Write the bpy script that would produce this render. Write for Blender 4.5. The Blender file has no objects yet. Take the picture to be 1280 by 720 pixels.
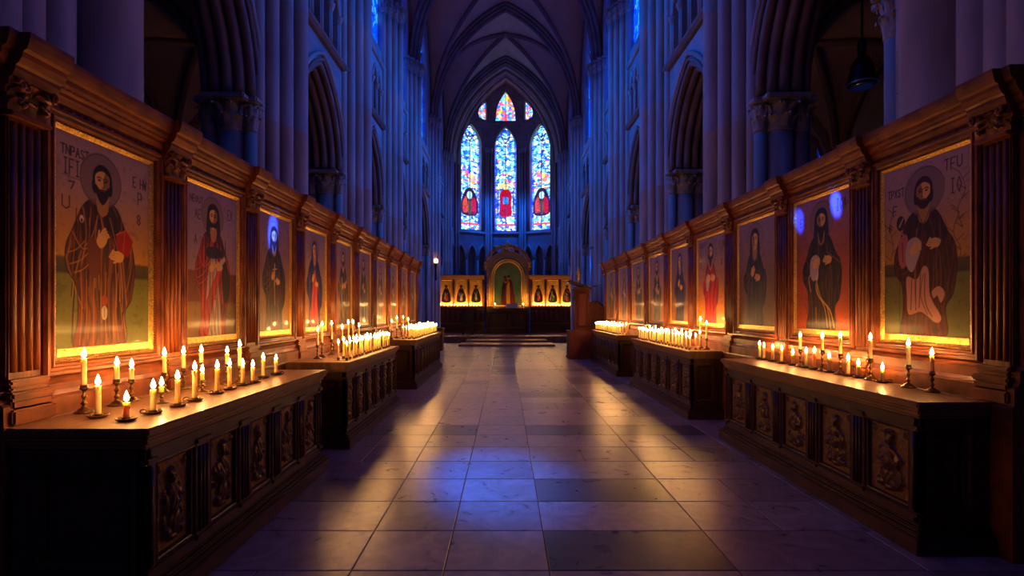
import bpy, bmesh, math, random
import numpy as np
from mathutils import Vector
from mathutils.geometry import tessellate_polygon
PI = math.pi
COL = bpy.context.scene.collection
R = random.Random(7)

# ------------------------------------------------------------------ helpers
def s2l(c):
    return tuple((x/12.92 if x <= .04045 else ((x+.055)/1.055)**2.4) for x in c)

class MB:
    def __init__(s): s.v=[]; s.f=[]; s.m=[]; s.sm=[]
    def add(s, vs, fs, mi=0, smooth=False):
        o=len(s.v); s.v.extend([tuple(p) for p in vs])
        for f in fs:
            s.f.append([o+i for i in f]); s.m.append(mi); s.sm.append(smooth)
    def box(s, x0,x1,y0,y1,z0,z1, mi=0):
        vs=[(x0,y0,z0),(x1,y0,z0),(x1,y1,z0),(x0,y1,z0),(x0,y0,z1),(x1,y0,z1),(x1,y1,z1),(x0,y1,z1)]
        s.add(vs,[(0,3,2,1),(4,5,6,7),(0,1,5,4),(1,2,6,5),(2,3,7,6),(3,0,4,7)],mi)
    def bbox(s, x0,x1,y0,y1,z0,z1,b=.01,mi=0):
        # box with chamfered edges
        if x0>x1: x0,x1=x1,x0
        if y0>y1: y0,y1=y1,y0
        bm=bmesh.new(); bmesh.ops.create_cube(bm,size=1)
        for v in bm.verts:
            v.co=Vector(((x0+x1)/2+v.co.x*(x1-x0),(y0+y1)/2+v.co.y*(y1-y0),(z0+z1)/2+v.co.z*(z1-z0)))
        bmesh.ops.bevel(bm,geom=bm.edges[:],offset=b,segments=2,affect='EDGES')
        s.add([v.co[:] for v in bm.verts],[[v.index for v in f.verts] for f in bm.faces],mi); bm.free()
    def lathe(s, prof, cx=0,cy=0,cz=0, n=16, mi=0, smooth=True, caps=True):
        k=len(prof); vs=[]
        for (r,z) in prof:
            for i in range(n):
                a=2*PI*i/n; vs.append((cx+r*math.cos(a),cy+r*math.sin(a),cz+z))
        fs=[]
        for j in range(k-1):
            for i in range(n):
                i2=(i+1)%n; fs.append((j*n+i,j*n+i2,(j+1)*n+i2,(j+1)*n+i))
        s.add(vs,fs,mi,smooth)
        if caps:
            o=len(s.v)-len(vs)
            s.f.append([o+i for i in range(n)][::-1]); s.m.append(mi); s.sm.append(False)
            s.f.append([o+(k-1)*n+i for i in range(n)]); s.m.append(mi); s.sm.append(False)
    def tube(s, path, r, n=8, mi=0, closed=False, caps=True, sx=1.0):
        pts=[Vector(p) for p in path]; m=len(pts); vs=[]
        rr=r if hasattr(r,'__len__') else [r]*m
        up=None
        for i,p in enumerate(pts):
            if closed: t=(pts[(i+1)%m]-pts[i-1])
            else: t=(pts[min(i+1,m-1)]-pts[max(i-1,0)])
            t.normalize()
            if up is None:
                up=Vector((0,0,1)) if abs(t.z)<.9 else Vector((1,0,0))
            a=(up-t*up.dot(t)); 
            if a.length<1e-6: a=Vector((0,1,0))
            a.normalize(); b=t.cross(a); up=a
            for k in range(n):
                th=2*PI*k/n; vs.append(p+a*(rr[i]*math.cos(th))+b*(rr[i]*math.sin(th)*sx))
        fs=[]
        for i in range(m if closed else m-1):
            j=(i+1)%m
            for k in range(n):
                k2=(k+1)%n; fs.append((i*n+k,i*n+k2,j*n+k2,j*n+k))
        s.add(vs,fs,mi,True)
        if caps and not closed:
            o=len(s.v)-len(vs)
            s.f.append([o+i for i in range(n)][::-1]); s.m.append(mi); s.sm.append(False)
            s.f.append([o+(m-1)*n+i for i in range(n)]); s.m.append(mi); s.sm.append(False)
    def extrude(s, prof, fn, a0, a1, mi=0, caps=True):
        # prof: closed list of (p,q); fn(p,q,a)->xyz ; extruded from a0 to a1
        n=len(prof); vs=[fn(p,q,a0) for p,q in prof]+[fn(p,q,a1) for p,q in prof]
        fs=[(i,(i+1)%n,n+(i+1)%n,n+i) for i in range(n)]
        if caps: fs+= [tuple(range(n))[::-1], tuple(range(n,2*n))]
        s.add(vs,fs,mi)
    def grid(s, nu, nv, fn, mi=0, smooth=True, mfn=None):
        vs=[fn(i/(nu-1),j/(nv-1)) for j in range(nv) for i in range(nu)]
        o=len(s.v); s.v.extend([tuple(p) for p in vs])
        for j in range(nv-1):
            for i in range(nu-1):
                s.f.append([o+j*nu+i,o+j*nu+i+1,o+(j+1)*nu+i+1,o+(j+1)*nu+i])
                s.m.append(mfn(i,j) if mfn else mi); s.sm.append(smooth)
    def leaf(s, base, out, w, h, curl, mi=0):
        # acanthus-like leaf: rises from base, curls outwards
        b=Vector(base); o=Vector(out).normalized(); side=o.cross(Vector((0,0,1))).normalized()
        rows=[(0,0,.9),(.35,.10,1.0),(.7,.35,.85),(.92,.8,.6),(.88,1.1,.35),(.74,1.15,.12)]
        vs=[]
        for (zz,oo,ww) in rows:
            for t,d in ((-1,-.25),(-.5,.1),(0,.3),(.5,.1),(1,-.25)):
                vs.append(b+Vector((0,0,1))*h*zz+o*(curl*oo+d*curl*.5)+side*(t*w*.5*ww))
        fs=[(j*5+i,j*5+i+1,(j+1)*5+i+1,(j+1)*5+i) for j in range(len(rows)-1) for i in range(4)]
        s.add(vs,fs,mi,True)
    def build(s, name, mats, parent=None, world=True, recalc=True, colors=None):
        me=bpy.data.meshes.new(name)
        vs=s.v
        if parent is not None and world:
            r=parent
            while r.parent: r=r.parent
            L=r.location; vs=[(x-L.x,y-L.y,z-L.z) for x,y,z in vs]
        me.from_pydata(vs,[],s.f)
        if not isinstance(mats,(list,tuple)): mats=[mats]
        for m in mats: me.materials.append(m)
        me.polygons.foreach_set('material_index',s.m)
        me.polygons.foreach_set('use_smooth',s.sm)
        if colors is not None:
            at=me.color_attributes.new('paint','FLOAT_COLOR','POINT')
            at.data.foreach_set('color',np.asarray(colors,dtype=np.float32).ravel())
        if recalc and len(vs)<60000:
            bm=bmesh.new(); bm.from_mesh(me); bmesh.ops.recalc_face_normals(bm,faces=bm.faces[:]); bm.to_mesh(me); bm.free()
        me.update()
        o=bpy.data.objects.new(name,me); COL.objects.link(o)
        if parent is not None: o.parent=parent
        return o

def thing(name,label,cat,loc=(0,0,0),group=None):
    o=bpy.data.objects.new(name,None); COL.objects.link(o); o.location=loc
    o.empty_display_size=.1
    o['label']=label; o['category']=cat
    if group: o['group']=group
    return o
def tag(o,label,cat,group=None,kind=None):
    o['label']=label; o['category']=cat
    if group: o['group']=group
    if kind: o['kind']=kind
    return o
def structure(o): o['kind']='structure'; return o
def copy_tree(o,parent=None):
    c=o.copy(); COL.objects.link(c); c.parent=parent
    for ch in list(o.children): copy_tree(ch,c)
    return c

# ------------------------------------------------------------------ materials
def new_mat(name):
    m=bpy.data.materials.new(name); m.use_nodes=True; nt=m.node_tree
    return m,nt,nt.nodes['Principled BSDF']
def noise_mat(name,c1,c2,rough=.5,metal=0,scale=(4,4,4),nscale=3,bump=.2,bdist=.01,detail=5,coat=0,r2=None,brick=None):
    m,nt,b=new_mat(name); N=nt.nodes; L=nt.links
    tc=N.new('ShaderNodeTexCoord'); mp=N.new('ShaderNodeMapping'); mp.inputs['Scale'].default_value=scale
    L.new(tc.outputs['Object'],mp.inputs[0])
    nz=N.new('ShaderNodeTexNoise'); nz.inputs['Scale'].default_value=nscale; nz.inputs['Detail'].default_value=detail
    L.new(mp.outputs[0],nz.inputs['Vector'])
    cr=N.new('ShaderNodeValToRGB'); cr.color_ramp.elements[0].position=.3; cr.color_ramp.elements[1].position=.72
    cr.color_ramp.elements[0].color=(*c1,1); cr.color_ramp.elements[1].color=(*c2,1)
    L.new(nz.outputs['Fac'],cr.inputs[0]); L.new(cr.outputs[0],b.inputs['Base Color'])
    b.inputs['Roughness'].default_value=rough; b.inputs['Metallic'].default_value=metal; b.inputs['Specular IOR Level'].default_value=.3
    if coat: b.inputs['Coat Weight'].default_value=coat; b.inputs['Coat Roughness'].default_value=.15
    hsrc=nz.outputs['Fac']
    if brick:
        bk=N.new('ShaderNodeTexBrick'); bk.inputs['Scale'].default_value=1
        bk.inputs['Brick Width'].default_value=brick[0]; bk.inputs['Row Height'].default_value=brick[1]
        bk.inputs['Mortar Size'].default_value=.006; bk.inputs['Mortar Smooth'].default_value=.3
        bk.inputs['Color1'].default_value=(1,1,1,1); bk.inputs['Color2'].default_value=(.8,.8,.8,1); bk.inputs['Mortar'].default_value=(.55,.5,.48,1)
        sx=N.new('ShaderNodeSeparateXYZ'); cx=N.new('ShaderNodeCombineXYZ'); ad=N.new('ShaderNodeMath'); ad.operation='ADD'
        L.new(tc.outputs['Object'],sx.inputs[0]); L.new(sx.outputs['X'],ad.inputs[0]); L.new(sx.outputs['Y'],ad.inputs[1])
        L.new(ad.outputs[0],cx.inputs['X']); L.new(sx.outputs['Z'],cx.inputs['Y']); L.new(cx.outputs[0],bk.inputs['Vector'])
        mx=N.new('ShaderNodeMix'); mx.data_type='RGBA'; mx.blend_type='MULTIPLY'; mx.inputs[0].default_value=1
        L.new(cr.outputs[0],mx.inputs[6]); L.new(bk.outputs['Color'],mx.inputs[7]); L.new(mx.outputs[2],b.inputs['Base Color'])
    bp=N.new('ShaderNodeBump'); bp.inputs['Strength'].default_value=bump; bp.inputs['Distance'].default_value=bdist
    L.new(hsrc,bp.inputs['Height']); L.new(bp.outputs[0],b.inputs['Normal'])
    return m
M={}
M['wood']=noise_mat('walnut_wood',(.09,.018,.005),(.30,.075,.018),.5,scale=(9,1.2,1.2),nscale=5,bump=.25,bdist=.004,coat=.08)
M['wood_v']=noise_mat('walnut_wood_upright',(.09,.018,.005),(.30,.075,.018),.5,scale=(9,9,.8),nscale=5,bump=.25,bdist=.004,coat=.08)
M['wood_dark']=noise_mat('dark_oak',(.035,.012,.007),(.085,.027,.014),.42,scale=(6,1.2,4),nscale=5,bump=.2,bdist=.004,coat=.15)
M['wood_top']=noise_mat('worktop_oak',(.16,.06,.02),(.30,.13,.05),.42,scale=(8,1,1),nscale=4,bump=.1,bdist=.002,coat=.2)
M['mahogany']=noise_mat('mahogany',(.08,.014,.011),(.14,.026,.02),.65,scale=(8,8,1),nscale=4,bump=.1,bdist=.003)
M['carve_ground']=noise_mat('relief_ground',(.10,.045,.015),(.26,.13,.045),.5,metal=.25,nscale=14,bump=.5,bdist=.006)
M['carve_figure']=noise_mat('relief_figure',(.045,.018,.010),(.12,.05,.025),.3,metal=.3,nscale=18,bump=.3,bdist=.004)
M['gilt']=noise_mat('gilding',(.62,.30,.05),(1.0,.66,.18),.38,metal=.75,nscale=22,bump=.7,bdist=.008,scale=(3,3,3))
M['gold_dark']=noise_mat('aged_gilding',(.38,.16,.03),(.98,.58,.16),.5,metal=.1,nscale=9,bump=.6,bdist=.02)
M['stone']=noise_mat('limestone',(.28,.22,.20),(.44,.36,.33),.75,nscale=1.3,scale=(1,1,1),bump=.3,bdist=.02,brick=(.9,.42))
M['stone_shaft']=noise_mat('limestone_shaft',(.28,.20,.17),(.50,.37,.31),.65,nscale=1.1,scale=(2,2,.6),bump=.3,bdist=.015)
M['stone_carved']=noise_mat('carved_limestone',(.24,.19,.16),(.46,.38,.33),.7,nscale=9,scale=(1,1,1),bump=.8,bdist=.03)
M['vault']=noise_mat('vault_plaster',(.42,.24,.15),(.56,.34,.22),.85,nscale=.9,scale=(1,1,1),bump=.35,bdist=.02)
M['rib']=noise_mat('rib_stone',(.17,.10,.075),(.27,.165,.125),.7,nscale=2,scale=(1,1,1),bump=.3,bdist=.02)
M['iron']=noise_mat('black_iron',(.012,.011,.011),(.03,.027,.026),.45,metal=.7,nscale=8,bump=.2,bdist=.003)
M['brass']=noise_mat('tarnished_brass',(.09,.045,.012),(.30,.17,.05),.3,metal=.9,nscale=12,bump=.2,bdist=.002)
M['linen']=noise_mat('white_linen',(.7,.66,.62),(.85,.82,.78),.8,nscale=10,bump=.3,bdist=.004)
M['grout']=noise_mat('grout',(.03,.022,.02),(.06,.045,.04),.8,nscale=8,bump=.2,bdist=.004)
M['steel']=noise_mat('pale_steel',(.45,.45,.5),(.6,.6,.65),.3,metal=.9,nscale=8,bump=.05,bdist=.002)
# wax
m,nt,b=new_mat('beeswax'); b.inputs['Base Color'].default_value=(.88,.60,.26,1); b.inputs['Roughness'].default_value=.4
b.inputs['Subsurface Weight'].default_value=.9; b.inputs['Subsurface Radius'].default_value=(.06,.035,.012); b.inputs['Subsurface Scale'].default_value=1.0
M['wax']=m
def emis(name,col,st):
    m=bpy.data.materials.new(name); m.use_nodes=True; nt=m.node_tree; nt.nodes.remove(nt.nodes['Principled BSDF'])
    e=nt.nodes.new('ShaderNodeEmission'); e.inputs[0].default_value=(*col,1); e.inputs[1].default_value=st
    nt.links.new(e.outputs[0],nt.nodes['Material Output'].inputs[0]); return m
FLAME=215
M['flame']=emis('flame',(1,.47,.13),FLAME)
M['altar_flame']=emis('altar_flame',(1,.5,.15),1000)
M['pillar_flame']=emis('pillar_flame',(1,.5,.15),2600)
M['bulb']=emis('lamp_glow',(1,.55,.25),6)
# paint (colour attribute with a varnish)
def paint_mat(name,rough,coat,metal=0):
    m,nt,b=new_mat(name); N=nt.nodes; L=nt.links
    a=N.new('ShaderNodeAttribute'); a.attribute_name='paint'; L.new(a.outputs['Color'],b.inputs['Base Color'])
    b.inputs['Roughness'].default_value=rough; b.inputs['Coat Weight'].default_value=coat; b.inputs['Coat Roughness'].default_value=.08; b.inputs['Specular IOR Level'].default_value=.25
    b.inputs['Metallic'].default_value=metal
    tc=N.new('ShaderNodeTexCoord'); nz=N.new('ShaderNodeTexNoise'); nz.inputs['Scale'].default_value=40; nz.inputs['Detail'].default_value=4
    L.new(tc.outputs['Object'],nz.inputs['Vector']); bp=N.new('ShaderNodeBump'); bp.inputs['Strength'].default_value=.25; bp.inputs['Distance'].default_value=.003
    L.new(nz.outputs['Fac'],bp.inputs['Height']); L.new(bp.outputs[0],b.inputs['Normal'])
    return m
M['paint']=paint_mat('tempera_panel',.5,.22)
M['paint_gold']=paint_mat('tempera_on_gold',.4,.3,.25)
# glass (vertex coloured, lit from outside)
m=bpy.data.materials.new('stained_glass'); m.use_nodes=True; nt=m.node_tree; b=nt.nodes['Principled BSDF']
a=nt.nodes.new('ShaderNodeAttribute'); a.attribute_name='paint'
b.inputs['Base Color'].default_value=(.02,.02,.03,1); b.inputs['Roughness'].default_value=.3
nt.links.new(a.outputs['Color'],b.inputs['Emission Color']); b.inputs['Emission Strength'].default_value=2.8
M['glass']=m
GLASS_E=b.inputs['Emission Strength']
# blue clerestory glass : leaded pattern
m=bpy.data.materials.new('blue_leaded_glass'); m.use_nodes=True; nt=m.node_tree; N=nt.nodes; L=nt.links; b=N['Principled BSDF']
tc=N.new('ShaderNodeTexCoord'); sx=N.new('ShaderNodeSeparateXYZ'); ad=N.new('ShaderNodeMath'); cx=N.new('ShaderNodeCombineXYZ')
L.new(tc.outputs['Object'],sx.inputs[0]); L.new(sx.outputs['X'],ad.inputs[0]); L.new(sx.outputs['Y'],ad.inputs[1]); L.new(ad.outputs[0],cx.inputs['X']); L.new(sx.outputs['Z'],cx.inputs['Y'])
vo=N.new('ShaderNodeTexVoronoi'); vo.inputs['Scale'].default_value=5; L.new(cx.outputs[0],vo.inputs['Vector'])
vd=N.new('ShaderNodeTexVoronoi'); vd.feature='DISTANCE_TO_EDGE'; vd.inputs['Scale'].default_value=5; L.new(cx.outputs[0],vd.inputs['Vector'])
cr=N.new('ShaderNodeValToRGB'); cr.color_ramp.elements[0].color=(.0,.02,1,1); cr.color_ramp.elements[1].color=(.02,.20,1,1)
e=cr.color_ramp.elements.new(.7); e.color=(.0,.06,1,1)
sp=N.new('ShaderNodeSeparateColor'); L.new(vo.outputs['Color'],sp.inputs[0]); L.new(sp.outputs[0],cr.inputs[0])
gt=N.new('ShaderNodeMath'); gt.operation='GREATER_THAN'; gt.inputs[1].default_value=.05; L.new(vd.outputs[0],gt.inputs[0])
ml=N.new('ShaderNodeMath'); ml.operation='MULTIPLY'; ml.inputs[1].default_value=3.0; L.new(gt.outputs[0],ml.inputs[0])
L.new(cr.outputs[0],b.inputs['Emission Color']); L.new(ml.outputs[0],b.inputs['Emission Strength']); b.inputs['Base Color'].default_value=(.01,.01,.03,1)
M['blue_glass']=m; BLUE_E=ml.inputs[1]
# floor marble
m,nt,b=new_mat('floor_marble'); N=nt.nodes; L=nt.links
a=N.new('ShaderNodeAttribute'); a.attribute_name='paint'
tc=N.new('ShaderNodeTexCoord'); nz=N.new('ShaderNodeTexNoise'); nz.inputs['Scale'].default_value=4.5; nz.inputs['Detail'].default_value=10; nz.inputs['Distortion'].default_value=1.6
ad=N.new('ShaderNodeVectorMath'); ad.operation='ADD'; L.new(tc.outputs['Object'],ad.inputs[0]); L.new(a.outputs['Vector'],ad.inputs[1]); L.new(ad.outputs[0],nz.inputs['Vector'])
cr=N.new('ShaderNodeValToRGB'); E=cr.color_ramp.elements; E[0].position=.3; E[0].color=(.66,.66,.66,1); E[1].position=.7; E[1].color=(1.25,1.22,1.2,1)
L.new(nz.outputs['Fac'],cr.inputs[0])
nv=N.new('ShaderNodeTexNoise'); nv.inputs['Scale'].default_value=3.5; nv.inputs['Detail'].default_value=6; nv.inputs['Distortion'].default_value=.9; L.new(ad.outputs[0],nv.inputs['Vector'])
c2=N.new('ShaderNodeValToRGB'); E=c2.color_ramp.elements; E[0].position=.485; E[0].color=(1,1,1,1); E[1].position=.515; E[1].color=(1,1,1,1)
e=E.new(.5); e.color=(1.4,1.35,1.3,1)
L.new(nv.outputs['Fac'],c2.inputs[0])
mx=N.new('ShaderNodeMix'); mx.data_type='RGBA'; mx.blend_type='MULTIPLY'; mx.inputs[0].default_value=1; L.new(a.outputs['Color'],mx.inputs[6]); L.new(cr.outputs[0],mx.inputs[7])
m2=N.new('ShaderNodeMix'); m2.data_type='RGBA'; m2.blend_type='MULTIPLY'; m2.inputs[0].default_value=.35; L.new(mx.outputs[2],m2.inputs[6]); L.new(c2.outputs[0],m2.inputs[7])
L.new(m2.outputs[2],b.inputs['Base Color'])
rr=N.new('ShaderNodeMapRange'); rr.inputs[3].default_value=.2; rr.inputs[4].default_value=.42; L.new(nz.outputs['Fac'],rr.inputs[0]); L.new(rr.outputs[0],b.inputs['Roughness'])
n3=N.new('ShaderNodeTexNoise'); n3.inputs['Scale'].default_value=7; n3.inputs['Detail'].default_value=5; L.new(tc.outputs['Object'],n3.inputs['Vector'])
bp=N.new('ShaderNodeBump'); bp.inputs['Strength'].default_value=.22; bp.inputs['Distance'].default_value=.008; L.new(n3.outputs['Fac'],bp.inputs['Height']); L.new(bp.outputs[0],b.inputs['Normal'])
M['marble']=m

# ------------------------------------------------------------------ painter
def smooth_poly(p,n=5,closed=True):
    p=[tuple(q) for q in p]; m=len(p); out=[]
    rng=range(m) if closed else range(m-1)
    for i in rng:
        if closed: a,b,c,d=p[i-1],p[i],p[(i+1)%m],p[(i+2)%m]
        else: a,b,c,d=p[max(i-1,0)],p[i],p[i+1],p[min(i+2,m-1)]
        for k in range(n):
            t=k/n
            out.append(tuple(.5*((2*b[j])+(-a[j]+c[j])*t+(2*a[j]-5*b[j]+4*c[j]-d[j])*t*t+(-a[j]+3*b[j]-3*c[j]+d[j])*t**3) for j in (0,1)))
    if not closed: out.append(p[-1])
    return out
class Canvas:
    def __init__(s,nx,ny,H,bg,seed=1):
        s.nx,s.ny,s.H=nx,ny,H
        s.U,s.V=np.meshgrid(np.linspace(0,1,nx),np.linspace(0,H,ny))
        s.a=np.zeros((ny,nx,3)); s.a[:]=s2l(bg); s.px=1.0/nx
        s.rng=np.random.RandomState(seed)
    def blend(s,mask,col,raw=False):
        c=np.array(col if raw else s2l(col)); s.a=s.a*(1-mask[...,None])+c*mask[...,None]
    def noise(s,k):
        g=s.rng.rand(int(k*s.H)+3,int(k)+3); y=s.V*k*.999; x=s.U*k*.999
        yi=y.astype(int); xi=x.astype(int); fy=y-yi; fx=x-xi; fy=fy*fy*(3-2*fy); fx=fx*fx*(3-2*fx)
        return (g[yi,xi]*(1-fx)+g[yi,xi+1]*fx)*(1-fy)+(g[yi+1,xi]*(1-fx)+g[yi+1,xi+1]*fx)*fy
    def vgrad(s,stops):
        zs=[z for z,_ in stops]; 
        for j in range(3): s.a[...,j]=np.interp(s.V,zs,[s2l(c)[j] for _,c in stops])
    def poly(s,pts,col,sm=True,alpha=1,soft=None):
        p=smooth_poly(pts) if sm else pts
        inside=np.zeros(s.U.shape,bool); x,y=s.U,s.V; d=np.full(s.U.shape,9.)
        xs=[q[0] for q in p]; ys=[q[1] for q in p]; mgn=3*s.px
        sel=(x>=min(xs)-mgn)&(x<=max(xs)+mgn)&(y>=min(ys)-mgn)&(y<=max(ys)+mgn)
        if not sel.any(): return sel
        X=x[sel]; Y=y[sel]; ins=np.zeros(X.shape,bool); D=np.full(X.shape,9.)
        n=len(p)
        for i in range(n):
            x1,y1=p[i]; x2,y2=p[(i+1)%n]
            if y1!=y2:
                c=((y1>Y)!=(y2>Y))&(X<(x2-x1)*(Y-y1)/(y2-y1)+x1); ins^=c
            dx,dy=x2-x1,y2-y1; l2=dx*dx+dy*dy+1e-12
            t=np.clip(((X-x1)*dx+(Y-y1)*dy)/l2,0,1); D=np.minimum(D,(X-x1-t*dx)**2+(Y-y1-t*dy)**2)
        D=np.sqrt(D); sd=np.where(ins,D,-D); w=(soft or s.px)
        mk=np.zeros(s.U.shape); mk[sel]=np.clip(sd/w+.5,0,1)*alpha; s.blend(mk,col); return mk
    def ell(s,cx,cy,rx,ry,col,alpha=1,soft=None,rot=0):
        c,n=math.cos(rot),math.sin(rot); x=(s.U-cx)*c+(s.V-cy)*n; y=-(s.U-cx)*n+(s.V-cy)*c
        d=(1-np.sqrt((x/rx)**2+(y/ry)**2))*min(rx,ry); s.blend(np.clip(d/(soft or s.px)+.5,0,1)*alpha,col)
    def ring(s,cx,cy,r,w,col,alpha=1):
        d=w/2-np.abs(np.sqrt((s.U-cx)**2+(s.V-cy)**2)-r); s.blend(np.clip(d/s.px+.5,0,1)*alpha,col)
    def line(s,pts,w,col,alpha=1,sm=True):
        p=smooth_poly(pts,4,False) if (sm and len(pts)>2) else pts
        D=np.full(s.U.shape,9.)
        for i in range(len(p)-1):
            x1,y1=p[i]; x2,y2=p[i+1]; dx,dy=x2-x1,y2-y1; l2=dx*dx+dy*dy+1e-12
            t=np.clip(((s.U-x1)*dx+(s.V-y1)*dy)/l2,0,1); D=np.minimum(D,(s.U-x1-t*dx)**2+(s.V-y1-t*dy)**2)
        we=max(w,s.px*.8); al=alpha*min(1,w/we+.2)
        s.blend(np.clip((we/2-np.sqrt(D))/s.px+.5,0,1)*min(al,1),col)
    def colors(s):
        o=np.ones((s.ny*s.nx,4)); o[:,:3]=np.clip(s.a,0,50).reshape(-1,3); return o
GL={'T':[[(0,1),(1,1)],[(.5,1),(.5,0)]],'I':[[(.5,0),(.5,1)],[(.2,1),(.8,1)],[(.2,0),(.8,0)]],'N':[[(0,0),(0,1),(1,0),(1,1)]],'P':[[(0,0),(0,1),(.9,.95),(.9,.5),(0,.45)]],
'A':[[(0,0),(.5,1),(1,0)],[(.25,.4),(.75,.4)]],'S':[[(1,.85),(.5,1),(0,.75),(1,.3),(.5,0),(0,.15)]],'E':[[(1,1),(0,1),(0,0),(1,0)],[(0,.5),(.8,.5)]],'W':[[(0,1),(.2,0),(.5,.7),(.8,0),(1,1)]],
'U':[[(0,1),(0,.2),(.5,0),(1,.2),(1,1)]],'H':[[(0,0),(0,1)],[(1,0),(1,1)],[(0,.5),(1,.5)]],'F':[[(0,0),(0,1),(1,1)],[(0,.5),(.7,.5)]],'R':[[(0,0),(0,1),(.9,.95),(.9,.55),(0,.5),(1,0)]],
'O':[[(.5,0),(0,.5),(.5,1),(1,.5),(.5,0)]],'7':[[(0,.9),(1,1),(.4,0)]],'M':[[(0,0),(.1,1),(.5,.4),(.9,1),(1,0)]],'X':[[(0,0),(1,1)],[(0,1),(1,0)]],'8':[[(.5,.5),(0,.75),(.5,1),(1,.75),(.5,.5),(0,.25),(.5,0),(1,.25),(.5,.5)]],'-':[[(0,.5),(1,.5)]],' ':[]}
def write(c,txt,u,v,w,h,col,lw=.007,al=.85,slant=0):
    for ch in txt:
        for st in GL.get(ch,[]): c.line([(u+x*w*.72,v+y*h+x*w*slant) for x,y in st],lw,col,al,sm=False)
        u+=w; v+=w*slant

SKIN=(.86,.62,.28); SKD=(.24,.12,.05)
def face(c,cx,hy,s,hair,beard,halo_c,halo_line,veil=None,turn=1,faceless=False):
    c.ell(cx-.01*turn,hy+.015,.19*s,.20*s,halo_c,.75); c.ring(cx-.01*turn,hy+.015,.192*s,.007,halo_line,.8)
    if veil:
        c.poly([(cx-.105*s,hy-.20*s),(cx-.115*s,hy),(cx-.08*s,hy+.11*s),(cx,hy+.145*s),(cx+.08*s,hy+.11*s),(cx+.115*s,hy),(cx+.105*s,hy-.2*s)],veil)
    else:
        c.ell(cx,hy+.022*s,.092*s,.112*s,hair); c.ell(cx-.072*s,hy-.03*s,.026*s,.06*s,hair); c.ell(cx+.072*s,hy-.03*s,.026*s,.06*s,hair)
    c.poly([(cx-.045*s,hy-.06*s),(cx-.05*s,hy-.2*s),(cx,hy-.25*s),(cx+.055*s,hy-.2*s),(cx+.045*s,hy-.06*s)],(.66,.46,.20))
    c.poly([(cx-.06*s,hy+.055*s),(cx-.068*s,hy),(cx-.05*s,hy-.08*s),(cx,hy-.12*s),(cx+.05*s,hy-.08*s),(cx+.066*s,hy),(cx+.06*s,hy+.055*s),(cx,hy+.085*s)],SKIN)
    c.poly([(cx+.02*s*turn,hy+.07*s),(cx+.06*s*turn,hy+.05*s),(cx+.066*s*turn,hy),(cx+.045*s*turn,hy-.08*s),(cx+.015*s*turn,hy-.1*s)],(.48,.28,.12),alpha=.8)
    if beard:
        c.poly([(cx-.066*s,hy-.02*s),(cx-.055*s,hy-.10*s),(cx,hy-.165*s*beard),(cx+.055*s,hy-.10*s),(cx+.066*s,hy-.02*s),(cx+.03*s,hy-.05*s),(cx,hy-.045*s),(cx-.03*s,hy-.05*s)],hair)
    for d in (-1,1):
        c.line([(cx+d*.05*s,hy+.028*s),(cx+d*.03*s,hy+.038*s),(cx+d*.012*s,hy+.03*s)],.009*s,SKD)
        c.ell(cx+d*.031*s,hy+.014*s,.014*s,.008*s,(.08,.04,.03))
    c.line([(cx+.008*s*turn,hy+.03*s),(cx+.014*s*turn,hy-.03*s),(cx-.004*s,hy-.034*s)],.008*s,SKD)
    c.line([(cx-.022*s,hy-.06*s),(cx,hy-.056*s),(cx+.022*s,hy-.062*s)],.010*s,(.42,.16,.10))
def hand(c,x,y,s,ang):
    ca,sa=math.cos(ang),math.sin(ang)
    def P(a,b): return (x+(a*ca-b*sa)*s,y+(a*sa+b*ca)*s)
    c.poly([P(-.06,-.03),P(-.05,.035),P(.02,.045),P(.04,.0),P(.02,-.04)],SKIN)
    for k,o in enumerate((.035,.015,-.006,-.026)):
        c.line([P(.01,o),P(.06,o+.006),P(.085-.008*k,o-.004)],.017*s,SKIN); c.line([P(.02,o-.010),P(.08-.008*k,o-.012)],.004*s,SKD,.7)
    c.line([P(-.01,.04),P(.03,.065)],.016*s,SKIN)
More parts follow.
